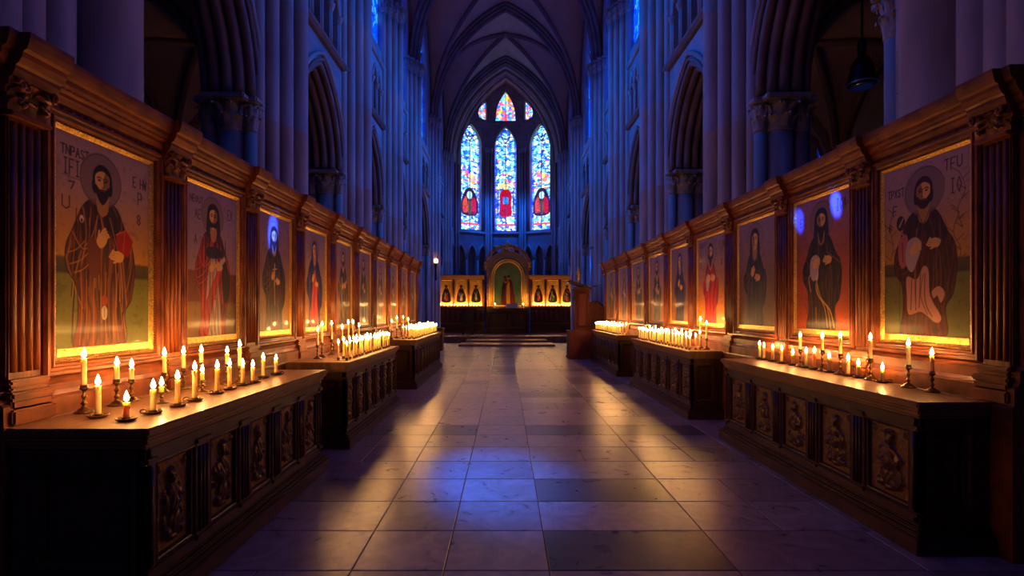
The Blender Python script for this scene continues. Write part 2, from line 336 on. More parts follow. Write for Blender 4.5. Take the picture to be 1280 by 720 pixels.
def icon_canvas(nx,W,Hm,p,seed):
    Hh=Hm/W; c=Canvas(nx,int(nx*Hh),Hh,(.5,.4,.3),seed)
    k=Hh/1.6
    bg=p.get('bg',[(0,(.30,.30,.10)),(.58,(.36,.35,.12)),(.60,(.20,.17,.08)),(.70,(.27,.22,.09)),(.72,(.62,.42,.13)),(1.0,(.60,.40,.20)),(1.25,(.56,.42,.34)),(1.6,(.55,.43,.38))])
    c.vgrad([(z*k,q) for z,q in bg])
    n=1.28+.42*(c.noise(5)*.4+c.noise(14)*.3+c.noise(40)*.3); c.a*=n[...,None]
    cr_=c.noise(26)
    c.a*= (1-.22*np.clip((cr_-.78)/.1,0,1))[...,None]
    cx=p.get('cx',.46); s=p.get('s',1.0)*1.12; hy=p.get('hy',1.31)*k
    robe,dk,lt,tun=p['robe'],p['dark'],p['light'],p['tunic']
    lw=p.get('w',1.0)
    sh=hy-.19*s
    def X(d): return cx+d*lw
    if p.get('sketch',True) and nx>80:
        tc=(.17,.08,.06)
        for (t,u,v,w,h,sl) in p.get('text',[('TNPAST',.05,1.44,.045,.07,0),('IFI',.07,1.30,.055,.12,0),('7',.12,1.2,.07,.06,0),('U',.06,1.05,.09,.10,0),('ECHW',.80,1.36,.045,.09,0),('P',.86,1.22,.07,.11,0),('8',.85,1.05,.06,.09,0)]): write(c,t,u,v*k,w,h,tc,.011,.95,sl)
        if seed==11: c.line([(.06,1.29*k),(.22,1.28*k)],.006,tc,.7)
    if p.get('sprig'):
        for (bx,by,dx) in p['sprig']:
            pts=[(bx,by*k),(bx+dx*.3,(by+.15)*k),(bx-dx*.2,(by+.3)*k),(bx+dx*.2,(by+.45)*k)]; c.line(pts,.008,(.30,.17,.08),.8)
            for t in range(7):
                q=smooth_poly(pts,4,False)[min(t*2,12)]; c.line([q,(q[0]+(.07 if t%2 else -.07),q[1]+.05)],.010,(.32,.18,.09),.75)
    # halo under everything
    # body
    body=[(X(-.06),hy-.13*s),(X(-.19),sh),(X(-.29),sh-.2),(X(-.36),.78*k),(X(-.35),.62*k),(X(-.26),.50*k),(X(-.25),.25*k),(X(-.29),.06*k),(X(-.1),.02*k),(X(.14),.03*k),(X(.27),.08*k),(X(.25),.3*k),(X(.33),.42*k),(X(.37),.66*k),(X(.34),.84*k),(X(.27),sh-.18),(X(.17),sh),(X(.06),hy-.13*s)]
    c.ell(cx-.01,hy+.015,.195*s,.205*s,p.get('halo',(.50,.38,.33)),.75)
    c.poly(body,robe)
    c.poly([(X(-.12),.05*k),(X(-.14),.5*k),(X(-.08),.85*k),(X(.0),1.0*k),(X(.1),.8*k),(X(.14),.45*k),(X(.17),.05*k)],tun)
    # dark shade folds of mantle
    c.poly([(X(-.19),sh),(X(-.06),hy-.13*s),(X(-.02),sh-.15),(X(-.16),.78*k),(X(-.22),.95*k)],dk,alpha=.75)
    c.poly([(X(.06),hy-.13*s),(X(.18),sh),(X(.26),sh-.2),(X(.2),.82*k),(X(.06),.95*k),(X(.0),sh-.12)],dk,alpha=.85)
    c.poly([(X(.10),.85*k),(X(.3),.8*k),(X(.34),.62*k),(X(.28),.42*k),(X(.19),.2*k),(X(.12),.5*k)],dk,alpha=.55)
    c.poly([(X(-.34),.74*k),(X(-.16),.84*k),(X(-.1),.72*k),(X(-.19),.6*k),(X(-.3),.55*k)],dk,alpha=.45)
    # diagonal drape
    c.poly([(X(-.2),.30*k),(X(-.02),.62*k),(X(.14),.78*k),(X(.18),.72*k),(X(.05),.5*k),(X(-.08),.2*k),(X(-.14),.06*k)],p.get('drape',robe),alpha=.9)
    bm_=c.poly(body,robe,alpha=.001)
    if bm_.max()>0:
        bm_=np.clip(bm_*1000,0,1)
        wv=(c.U-cx)*(34 if nx>90 else 22)*(1.35-.35*c.V/Hh)+3.5*c.noise(3)+1.6*c.noise(7)+np.sin(c.V*5)*.8
        fd=np.abs(np.sin(wv))**.6; c.a=c.a*(1-bm_[...,None])+c.a*bm_[...,None]*(.32+1.15*fd[...,None])
        hl=np.clip((np.sin(wv*1.0+.4)-.93)/.06,0,1)*bm_*.8*np.clip(c.noise(5)*3-1.2,0,1); c.blend(hl,lt)
    rg=random.Random(seed)
    for i in range(p.get('nf',16)):
        x0=X(-.27+.54*rg.random()); z0=(.75+.35*rg.random())*k; x1=x0+(x0-cx)*.35*rg.random()+.02*rg.uniform(-1,1); z1=(.08+.5*rg.random())*k
        c.line([(x0,z0),((x0+x1)/2+.025*rg.uniform(-1,1),(z0+z1)/2),(x1,z1)],rg.uniform(.006,.016),lt if i%2 else dk,.55 if i%2 else .8)
    c.line([(X(-.30),.9*k),(X(-.2),.78*k),(X(-.08),.84*k)],.010,lt,.8); c.line([(X(-.36),.72*k),(X(-.28),.5*k),(X(-.2),.34*k)],.010,lt,.6)
    c.line([(X(.28),.92*k),(X(.33),.72*k),(X(.27),.48*k)],.009,lt,.55)
    c.line(body+[body[0]],.010,tuple(v*.6 for v in dk),.85)
    if nx>90:
        for (a_,b_,d_) in ((-.34,.74,.16),(-.32,.66,.18),(-.28,.60,.17),(.20,.80,-.10),(.30,.70,-.12)):
            c.line([(X(a_),b_*k),(X(a_+d_*.5),(b_+.03)*k),(X(a_+d_),(b_+.10)*k)],.009,lt if d_>0 else dk,.8)
        for t in range(7):
            q0=-.22+.065*t; c.line([(X(q0),.62*k),(X(q0*.9-.01),.35*k),(X(q0*1.05),.07*k)],.008,dk if t%2 else lt,.75)
        c.line([(X(-.05),1.05*k),(X(-.10),.9*k),(X(-.18),.8*k)],.010,lt,.8); c.line([(X(.08),1.05*k),(X(.14),.88*k),(X(.20),.66*k),(X(.19),.4*k)],.010,lt,.7)
    for q in p.get('extra',[]):
        kd=q[0]
        if kd=='poly': c.poly([(a,b_*k) for a,b_ in q[1]],q[2],sm=q[3] if len(q)>3 else True)
        if kd=='ell': c.ell(q[1],q[2]*k,q[3],q[4],q[5])
        if kd=='line': c.line([(a,b_*k) for a,b_ in q[1]],q[2],q[3])
    face(c,cx,hy,s,p.get('hair',(.12,.06,.04)),p.get('beard',1),p.get('halo',(.50,.38,.33)),p.get('hline',(.25,.13,.09)),p.get('veil'),p.get('turn',1))
    # collar
    c.line([(cx-.055*s,hy-.15*s),(cx,hy-.25*s),(cx+.06*s,hy-.15*s)],.012,lt,.9)
    # hands + item
    it=p.get('item')
    if it=='book':
        c.poly([(.60,.93*k),(.72,.98*k),(.80,.90*k),(.74,.76*k),(.61,.80*k)],(.62,.05,.03),sm=False); c.line([(.70,.96*k),(.68,.80*k)],.012,(.75,.25,.05)); c.line([(.60,.93*k),(.72,.98*k),(.80,.90*k)],.01,(.8,.3,.1),sm=False)
        hand(c,.45,.87*k,1.1,.9); hand(c,.62,.76*k,1.05,2.9)
    elif it=='scroll':
        c.poly([(X(.05),.80*k),(X(.24),.92*k),(X(.27),.88*k),(X(.1),.74*k)],(.72,.62,.50),sm=False); hand(c,X(-.02),.78*k,.95,.5); hand(c,X(.14),.80*k,.9,2.6)
    elif it=='cloth':
        c.poly([(X(-.2),.88*k),(X(-.1),.93*k),(X(-.02),.86*k),(X(-.08),.70*k),(X(-.14),.62*k),(X(-.21),.7*k)],(.70,.58,.48)); hand(c,X(-.1),.82*k,1,.4); hand(c,X(.13),.86*k,1,2.9)
    elif it=='cross':
        c.line([(X(.02),.95*k),(X(.0),.66*k)],.016,(.8,.62,.25)); c.line([(X(-.05),.87*k),(X(.08),.89*k)],.014,(.8,.62,.25)); hand(c,X(-.04),.78*k,.9,.7); hand(c,X(.12),.72*k,.9,2.7)
    else:
        hand(c,X(-.06),.84*k,.95,.9); hand(c,X(.1),.76*k,.95,2.8)
    # worn edges
    e=np.minimum(np.minimum(c.U,1-c.U),np.minimum(c.V,Hh-c.V)); c.a*=(1-.35*np.exp(-(e/.02)**2)*c.noise(30))[...,None]
    return c
BR=(.28,.11,.05); BD=(.10,.04,.025); BL=(.55,.30,.12)
L_ICONS=[
 dict(robe=(.36,.15,.06),dark=(.13,.045,.03),light=(.68,.42,.18),tunic=(.40,.21,.08),drape=(.42,.21,.08),nf=30,item='book',cx=.45,
  extra=[('ell',.47,.40,.035,.045,(.60,.24,.08)),('poly',[(.44,.33),(.47,.36),(.50,.33),(.49,.26),(.45,.26)],(.75,.66,.50)),('line',[(.47,.35),(.47,.27)],.006,(.3,.12,.05)),('ell',.24,1.0,.02,.03,(.8,.7,.6)),('ell',.24,.99,.010,.016,(.15,.05,.04)),('poly',[(.30,.86),(.42,.82),(.41,.60),(.32,.60)],(.42,.20,.09))],
  label='saint in a brown robe holding a red book, framed icon nearest on the left screen'),
 dict(robe=(.55,.06,.04),dark=(.16,.05,.06),light=(.85,.25,.12),tunic=(.60,.50,.42),drape=(.62,.08,.05),item='scroll',cx=.50,veil=(.16,.05,.06),beard=.6,w=.95,text=[('NEOUT',.06,1.42,.05,.07,0),('BAE',.09,1.26,.06,.10,0),('A',.14,1.0,.06,.10,0),('EX',.80,1.34,.06,.12,0)],
  bg=[(0,(.38,.26,.12)),(.4,(.42,.30,.12)),(.42,(.36,.16,.07)),(.72,(.38,.17,.08)),(.74,(.50,.36,.32)),(1.2,(.50,.38,.38)),(1.6,(.48,.37,.40))],
  extra=[('poly',[(.36,.98),(.62,1.0),(.66,.90),(.4,.88)],(.15,.06,.10)),('line',[(.44,.5),(.40,.1)],.012,(.35,.2,.15)),('line',[(.56,.45),(.53,.1)],.012,(.35,.2,.15)),('poly',[(.70,.88),(.82,.75),(.84,.5),(.74,.4),(.68,.6)],(.14,.06,.10))],
  label='veiled saint in a red mantle over pale tunic, framed icon second on the left screen'),
 dict(robe=(.14,.06,.05),dark=(.06,.03,.03),light=(.50,.30,.14),tunic=(.22,.09,.06),drape=(.16,.07,.05),item='cross',cx=.48,veil=(.12,.05,.06),beard=1.2,text=[],
  bg=[(0,(.50,.36,.14)),(.5,(.55,.38,.14)),(.9,(.45,.30,.20)),(1.6,(.42,.33,.42))],extra=[('line',[(.48,.75),(.50,.4)],.03,(.62,.38,.10))],
  label='hooded figure in a near-black robe, framed icon third on the left screen'),
 dict(robe=(.08,.12,.34),dark=(.04,.06,.18),light=(.50,.42,.35),tunic=(.70,.12,.05),drape=(.68,.13,.05),item='none',cx=.48,veil=(.10,.14,.36),beard=0,
  bg=[(0,(.50,.34,.13)),(.8,(.52,.38,.2)),(1.6,(.42,.34,.40))],label='saint in a blue cloak and scarlet gown, framed icon fourth on the left screen'),
 dict(robe=(.16,.09,.05),dark=(.07,.04,.03),light=(.78,.62,.30),tunic=(.25,.15,.08),item='scroll',cx=.5,beard=1,w=.85,extra=[('line',[(.42,.95),(.40,.6),(.5,.2)],.03,(.8,.66,.38))],
  bg=[(0,(.46,.28,.11)),(.8,(.48,.32,.18)),(1.6,(.46,.36,.34))],label='dark robed saint with a pale hanging scroll, framed icon fifth on the left screen'),
 dict(robe=(.11,.13,.20),dark=(.05,.06,.10),light=(.55,.48,.40),tunic=(.2,.14,.10),item='none',cx=.45,beard=.8,w=.75,extra=[('line',[(.5,.5),(.52,.15)],.03,(.75,.55,.15))],
  bg=[(0,(.46,.30,.12)),(.8,(.48,.34,.2)),(1.6,(.46,.36,.34))],label='narrow slate-robed saint, framed icon sixth on the left screen'),
 dict(robe=(.22,.18,.15),dark=(.10,.07,.06),light=(.70,.64,.55),tunic=(.4,.34,.28),item='none',cx=.5,beard=.8,w=.8,s=.9,nf=26,
  bg=[(0,(.62,.42,.14)),(.5,(.55,.38,.16)),(1.6,(.46,.36,.32))],label='grey-robed saint with white highlights, framed icon seventh on the left screen'),
 dict(robe=(.36,.28,.2),dark=(.15,.1,.08),light=(.7,.6,.45),tunic=(.45,.3,.18),item='none',cx=.5,w=.8,s=.9,bg=[(0,(.6,.4,.16)),(1.6,(.46,.36,.3))],label='faded ochre icon of a saint, eighth on the left screen'),
 dict(robe=(.3,.14,.08),dark=(.12,.06,.04),light=(.6,.4,.2),tunic=(.4,.2,.1),item='none',cx=.5,w=.8,s=.9,bg=[(0,(.6,.4,.16)),(1.6,(.5,.36,.28))],label='dim russet icon of a saint, ninth on the left screen'),
 dict(robe=(.32,.22,.12),dark=(.12,.08,.05),light=(.6,.45,.25),tunic=(.4,.26,.14),item='none',cx=.5,w=.8,s=.9,bg=[(0,(.6,.4,.16)),(1.6,(.5,.36,.28))],label='last and farthest framed icon on the left screen'),
]
TR=[('TFU',.74,1.44,.065,.10,0),('IOJ',.80,1.24,.065,.13,0),('TPXST',.05,1.33,.045,.08,0),('F',.12,1.16,.07,.10,0),('8',.06,1.02,.06,.07,0)]
R_ICONS=[
 dict(robe=(.27,.05,.035),dark=(.13,.03,.025),light=(.45,.18,.08),tunic=(.30,.06,.04),drape=(.27,.05,.035),item='cloth',cx=.50,hair=(.20,.06,.04),beard=.8,text=TR,turn=-1,s=1.05,nf=20,
  sprig=[(.86,.62,.15),(.92,.95,-.15),(.09,.75,.1)],
  extra=[('poly',[(.30,.58),(.42,.55),(.50,.66),(.56,.62),(.58,.40),(.70,.22),(.64,.17),(.48,.26),(.32,.24),(.30,.40)],(.74,.50,.36)),
   ('line',[(.36,.55),(.35,.28)],.010,(.35,.14,.09)),('line',[(.41,.54),(.41,.28)],.010,(.35,.14,.09)),('line',[(.47,.60),(.45,.3)],.010,(.35,.14,.09)),('line',[(.52,.6),(.52,.36),(.60,.22)],.010,(.35,.14,.09)),('line',[(.50,.6),(.47,.4),(.55,.24)],.008,(.4,.18,.1)),
   ('poly',[(.60,.44),(.68,.48),(.74,.42),(.70,.34),(.66,.40),(.62,.38)],(.72,.50,.34)),('line',[(.42,1.0),(.40,.5),(.41,.3)],.010,(.55,.34,.14)),
   ('ell',.22,1.08,.055,.075,(.12,.05,.04)),('ell',.22,1.08,.035,.05,(.28,.13,.09)),('line',[(.20,1.05),(.25,1.12)],.012,(.7,.6,.5)),('line',[(.23,1.0),(.28,.93)],.02,(.6,.4,.3)),
   ('poly',[(.20,.92),(.30,.96),(.32,.74),(.24,.66),(.19,.76)],(.70,.34,.28)),('line',[(.24,.9),(.25,.72)],.01,(.4,.1,.08)),('ell',.42,.11,.05,.02,(.16,.09,.04)),('ell',.64,.10,.04,.03,(.16,.09,.04))],
  label='saint in a maroon robe with pink striped drapery, framed icon nearest on the right screen'),
 dict(robe=(.10,.055,.05),dark=(.05,.03,.035),light=(.42,.20,.10),tunic=(.10,.05,.04),drape=(.12,.06,.04),item='cloth',cx=.50,veil=(.08,.07,.16),beard=1.4,turn=-1,text=[('IOA',.78,1.38,.06,.13,0),('EX',.08,1.3,.06,.1,0)],
  bg=[(0,(.58,.24,.06)),(.6,(.60,.24,.07)),(1.0,(.52,.24,.13)),(1.6,(.50,.34,.38))],
  extra=[('poly',[(.30,.85),(.42,.92),(.45,.72),(.42,.62),(.34,.70)],(.78,.68,.56)),('line',[(.36,.75),(.26,.66),(.30,.5)],.012,(.8,.6,.3)),('line',[(.42,.65),(.45,.45),(.66,.28),(.74,.08)],.014,(.80,.60,.14)),('line',[(.42,.6),(.50,.42),(.62,.3),(.68,.06)],.010,(.78,.58,.16)),('line',[(.40,.6),(.42,.48),(.56,.32),(.62,.08)],.010,(.78,.58,.16)),('line',[(.40,.3),(.41,.14)],.03,(.5,.32,.08)),('line',[(.60,.95),(.85,.80)],.012,(.5,.22,.08))],
  label='hooded saint in black with gold striped drape, framed icon second on the right screen'),
 dict(robe=(.09,.07,.13),dark=(.05,.04,.07),light=(.42,.30,.20),tunic=(.08,.13,.10),drape=(.10,.08,.12),item='none',cx=.46,veil=(.18,.06,.07),beard=0,text=[],w=.85,turn=-1,
  bg=[(0,(.40,.28,.12)),(.7,(.42,.28,.16)),(1.6,(.46,.36,.34))],label='veiled woman in midnight robe and green gown, framed icon third on the right screen'),
 dict(robe=(.66,.05,.03),dark=(.40,.04,.03),light=(.85,.22,.10),tunic=(.62,.06,.03),drape=(.66,.07,.04),item='cloth',cx=.48,hair=(.08,.05,.04),beard=1.3,w=.78,s=.95,turn=-1,
  bg=[(0,(.80,.52,.10)),(.3,(.75,.44,.10)),(.9,(.50,.33,.2)),(1.6,(.44,.35,.33))],extra=[('poly',[(.40,1.14),(.48,1.2),(.58,1.14),(.5,1.05)],(.55,.45,.40)),('line',[(.46,.85),(.44,.6)],.02,(.25,.04,.03))],
  label='figure in a bright scarlet robe, framed icon fourth on the right screen'),
 dict(robe=(.09,.10,.26),dark=(.05,.05,.12),light=(.40,.35,.45),tunic=(.12,.10,.16),item='none',cx=.5,veil=(.09,.12,.35),beard=0,w=.85,bg=[(0,(.55,.35,.13)),(.6,(.45,.3,.2)),(1.6,(.42,.33,.33))],label='saint in a deep blue robe, framed icon fifth on the right screen'),
 dict(robe=(.14,.11,.10),dark=(.07,.05,.05),light=(.66,.55,.42),tunic=(.40,.30,.2),item='cross',cx=.5,beard=.9,w=.75,bg=[(0,(.6,.38,.13)),(1.6,(.46,.36,.33))],label='arched grey-brown figure of a bishop, framed icon sixth on the right screen'),
 dict(robe=(.20,.2,.12),dark=(.10,.08,.06),light=(.6,.5,.32),tunic=(.34,.3,.16),item='scroll',cx=.5,w=.75,s=.9,bg=[(0,(.65,.42,.14)),(1.6,(.46,.36,.3))],label='olive robed saint, framed icon seventh on the right screen'),
 dict(robe=(.28,.24,.22),dark=(.12,.09,.08),light=(.75,.68,.55),tunic=(.4,.3,.22),item='none',cx=.55,w=.75,s=.9,nf=24,bg=[(0,(.6,.4,.16)),(1.6,(.46,.36,.3))],label='pale grey saint, framed icon eighth on the right screen'),
 dict(robe=(.4,.25,.10),dark=(.15,.08,.05),light=(.7,.5,.2),tunic=(.45,.28,.12),item='none',cx=.5,w=.75,s=.9,bg=[(0,(.6,.4,.16)),(1.6,(.5,.36,.28))],label='golden-brown saint, last framed icon on the right screen'),
]

def ring_frame(mb,fn,u0,u1,z0,z1,prof,mi=0):
    # rectangular moulding; prof: list of (inset,depth)
    vs=[]
    for a,d in prof: vs+=[fn(u0+a,z0+a,d),fn(u1-a,z0+a,d),fn(u1-a,z1-a,d),fn(u0+a,z1-a,d)]
    fs=[]
    for i in range(len(prof)-1):
        for k in range(4):
            k2=(k+1)%4; fs.append((i*4+k,i*4+k2,(i+1)*4+k2,(i+1)*4+k))
    mb.add(vs,fs,mi)

# ------------------------------------------------------------------ relief carving
def relief(mb,fn,u0,u1,z0,z1,seed,amp=.03,kind='figure',nu=34,nv=60):
    rg=random.Random(seed); W=u1-u0; H=z1-z0; B=[]
    if kind=='figure':
        lean=rg.uniform(-.08,.08); f=rg.choice((-1,1))
        B+=[(.5+lean,.80,.12,.085,1.0),(.5+lean,.86,.14,.06,.8),(.5+lean*.5,.62,.20,.13,.9),(.5,.47,.17,.16,1.0),(.5-lean*.5,.26,.21,.17,.85),
            (.5+.2*f,.56,.10,.13,.8),(.5-.22*f,.50,.09,.14,.75),(.5+.1*f,.50,.15,.05,1.15),(.30,.16,.12,.07,.9),(.70,.15,.13,.07,.9),(.5,.10,.16,.05,.7),(.5-.28*f,.30,.08,.1,.6)]
        for i in range(9): B.append((rg.uniform(.15,.85),rg.uniform(.08,.75),rg.uniform(.04,.08),rg.uniform(.03,.06),rg.uniform(.4,.8)))
        if rg.random()<.5:
            for t in (-.08,0,.08): B.append((.5+lean+t,.915,.03,.04,.9))
        B+=[(.10,.93,.08,.05,.4),(.90,.93,.08,.05,.4)]
    else:
        for i in range(26):
            t=i/25; B.append((.5+.28*math.sin(t*19+seed),.05+.9*t,.16,.030,.8)); B.append((.5-.2*math.sin(t*19+seed),.05+.9*t,.10,.025,.6))
        for i in range(4): B.append((.5,.14+.24*i,.22,.06,1.0))
    u=np.linspace(0,1,nu); v=np.linspace(0,1,nv); U,V=np.meshgrid(u,v); h=np.zeros(U.shape)
    for (cx,cy,rx,ry,a) in B:
        d=1-((U-cx)/rx)**2-((V-cy)/ry)**2; h=np.maximum(h,a*np.sqrt(np.clip(d,0,1)))
    rs=np.random.RandomState(seed); body=h>.12
    h+=.10*np.sin(U*60+6*np.sin(V*9+seed))*body*np.clip(h,0,1)+.05*rs.rand(*U.shape)*body+.05*np.sin(U*31+seed)*np.sin(V*37+seed)
    edge=(U<.001)|(U>.999)|(V<.001)|(V>.999); h[edge]=0
    mb.grid(nu,nv,lambda a,b:fn(u0+a*W,z0+b*H,amp*h[int(round(b*(nv-1))),int(round(a*(nu-1)))]),smooth=True,mfn=lambda i,j:1 if h[j,i]>.22 else 0)

# ------------------------------------------------------------------ icon screens
def capital_leaves(mb,fn,u,w,z0,z1,d):
    # carved capital on a pilaster: fn(u,z,d)
    h=z1-z0
    def P(uu,zz,dd): return Vector(fn(uu,zz,dd))
    for row,(zz,n,hh,cu) in enumerate(((z0,3,h*.45,.035),(z0+h*.32,2,h*.45,.045),(z0+h*.55,3,h*.38,.055))):
        for i in range(n):
            uu=u+(i-(n-1)/2)*w/n*1.05
            b=P(uu,zz,d); o=P(uu,zz,d+1)-b
            mb.leaf(b,o,w/n*1.15,hh,cu)
    for sg in (-1,1):   # volutes
        pts=[]
        for k in range(14):
            a=k*.55; r=.034*(1-k/17)
            pts.append(P(u+sg*(w*.42+r*math.cos(a)*.6),z1-.045+r*math.sin(a),d+.05))
        mb.tube(pts,.011,6)
        for k in range(3): 
            c=P(u+sg*w*.28,z0+h*(.25+.27*k),d+.03); mb.tube([c+Vector((0,0,-.018)),c,c+Vector((0,0,.018))],[.004,.02,.004],6)
ZT={-1:3.07,1:3.17}
def screen(sd,X0,pil,thick,zt,zf0,zf1):
    side='left' if sd<0 else 'right'
    def F(u,z,d): return (sd*(X0-d),u,z)
    root=thing('icon_screen',f'long carved walnut icon screen with cornice along the {side} side of the nave','screen',(sd*(X0+thick/2),(pil[0]+pil[-1])/2,0),group=None)
    y0,y1=pil[0]-.14,pil[-1]+.14
    mb=MB(); mb.box(*sorted((sd*X0,sd*(X0+thick))),y0,y1,0,zt-.12); mb.build('back_panel',M['wood'],root)
    # base moulding
    mb=MB(); prof=[(0,.0),(.10,.0),(.10,.98),(.09,1.0),(.09,1.10),(.07,1.115),(.055,1.14),(.055,zf0-.045),(.035,zf0-.03),(.02,zf0-.01),(0,zf0-.01)]
    mb.extrude(prof,lambda p,q,a:F(a,q,p),y0-.02,y1+.02); mb.build('base_moulding',M['wood'],root)
    # cornice
    zc=zt-.235
    CS=.78
    cp=[(a*.72,zc+b*CS) for a,b in [(0,-.09),(.025,-.09),(.03,-.05),(.05,-.04),(.055,0),(.075,.015),(.10,.06),(.10,.085),(.125,.10),(.15,.14),(.155,.175),(.185,.19),(.20,.23),(.21,.27),(.21,.30),(0,.30)]]
    mb=MB(); mb.extrude(cp,lambda p,q,a:F(a,q,p),y0-.05,y1+.05)
    mb.box(*sorted((sd*X0,sd*(X0+thick))),y0-.05,y1+.05,zt-.15,zt)
    yy=y0
    while yy<y1:
        a=F(yy,0,.06); b=F(yy+.026,0,.098)
        mb.box(min(a[0],b[0]),max(a[0],b[0]),yy,yy+.026,zc+.08,zc+.107); yy+=.045
    n=int((y1-y0)/.06)
    for i in range(n):   # small bead row low on the cornice
        c=Vector(F(y0+.06*i+.03,zc-.014,.044)); mb.tube([c+Vector((0,-.018,0)),c,c+Vector((0,.018,0))],[.004,.014,.004],5)
    for p in pil:
        mb.extrude([(a+.055,b) for a,b in cp if a>0]+[(0,zt),(0,zc-.07)],lambda q,r,a:F(a,r,q),p-.135,p+.135)
    mb.build('cornice',M['wood'],root)
    for p in pil:
        w=.20
        mb=MB(); a=sorted((sd*X0,sd*(X0-.05))); mb.bbox(a[0],a[1],p-w/2,p+w/2,1.22,zf1-.12,.008)
        for k in range(4):
            uu=p+(k-1.5)*.046; mb.tube([F(uu,1.27,.05),F(uu,zf1-.19,.05)],.016,8)
        o=mb.build('pilaster',M['wood_v'],root)
        mb=MB()
        for (h0,h1,e,dd) in ((1.0,1.08,.03,.115),(1.08,1.13,.02,.10),(1.13,1.17,.03,.108),(1.17,1.20,.012,.085),(1.20,1.235,.02,.09)):
            a=sorted((sd*X0,sd*(X0-dd))); mb.bbox(a[0],a[1],p-w/2-e,p+w/2+e,h0,h1,.010)
        mb.build('pilaster_base',M['wood'],o)
        mb=MB(); a=sorted((sd*X0,sd*(X0-.075)))
        mb.bbox(a[0],a[1],p-w/2-.005,p+w/2+.005,zf1-.15,zc-.02,.01)
        a=sorted((sd*X0,sd*(X0-.10))); mb.bbox(a[0],a[1],p-w/2-.02,p+w/2+.02,zf1-.17,zf1-.145,.006)
        capital_leaves(mb,F,p,w+.03,zf1-.15,zc+.02,.075)
        mb.build('carved_capital',M['wood'],o)
    return F,root
def framed_icon(sd,F,u0,u1,z0,z1,spec,nx,seed,grp):
    side='left' if sd<0 else 'right'
    cpos=F((u0+u1)/2,z0,0)
    root=thing('framed_icon',spec['label'],'icon',cpos,grp)
    mb=MB(); ring_frame(mb,F,u0,u1,z0,z1,[(0,0),(0,.045),(.012,.062),(.028,.062),(.036,.05),(.05,.046),(.058,.056),(.07,.052),(.078,.03),(.082,.012)]); mb.build('wooden_frame',M['wood'],root)
    mb=MB(); ring_frame(mb,F,u0+.078,u1-.078,z0+.078,z1-.078,[(0,.028),(.008,.036),(.014,.03),(.022,.026),(.032,.02),(.036,.016)])
    # beaded gold edge
    per=[]
    ins=.084; n1=int((u1-u0)/.022); n2=int((z1-z0)/.022)
    if nx>=90:
        for i in range(n1):
            for zz in (z0+ins+.004,z1-ins-.004): per.append((u0+ins+(u1-u0-2*ins)*(i+.5)/n1,zz))
        for i in range(n2):
            for uu in (u0+ins+.004,u1-ins-.004): per.append((uu,z0+ins+(z1-z0-2*ins)*(i+.5)/n2))
        for (uu,zz) in per:
            c=Vector(F(uu,zz,.036)); r=.0065
            mb.add([c+Vector(q)*r for q in ((1,0,0),(-1,0,0),(0,1,0),(0,-1,0),(0,0,1),(0,0,-1))],[(0,2,4),(2,1,4),(1,3,4),(3,0,4),(2,0,5),(1,2,5),(3,1,5),(0,3,5)],0,True)
    if nx>=60:   # broad gilded sill strip below the picture
        ring_frame(mb,F,u0+.112,u1-.112,z0+.105,z0+.160,[(0,.018),(.004,.023),(.027,.023)])
    mb.build('gilt_border',M['gilt'],root)
    a0,a1,b0,b1=u0+.110,u1-.110,z0+.110,z1-.110
    W=a1-a0; H=b1-b0
    c=icon_canvas(nx,W,H,spec,seed)
    mb=MB()
    if sd<0: f=lambda a,b:F(a0+a*W,b0+b*H,.0165)
    else: f=lambda a,b:F(a1-a*W,b0+b*H,.0165)
    mb.grid(c.nx,c.ny,f,smooth=False); mb.build('painted_panel',M['paint'],root,recalc=False,colors=c.colors())
    return root
XL,XR=2.66,3.30
pilL=[2.78+1.235*k for k in range(11)]
pilR=[3.39,4.66,6.0,7.42,8.95,10.35,11.87,13.45,14.98,16.75]
FL,_=screen(-1,XL,pilL,.24,3.04,1.22,2.79)
FR,_=screen(1,XR,pilR,.09,3.14,1.25,2.90)
for k,sp in enumerate(L_ICONS):
    framed_icon(-1,FL,pilL[k]+.115,pilL[k+1]-.115,1.215,2.79,sp,(170,130,100,80,60,50,40,36,30,30)[k],11+k,'framed icons on the left screen')
for k,sp in enumerate(R_ICONS):
    framed_icon(1,FR,pilR[k]+.115,pilR[k+1]-.115,1.245,2.895,sp,(180,140,110,90,70,50,40,36,30)[k],31+k,'framed icons on the right screen')

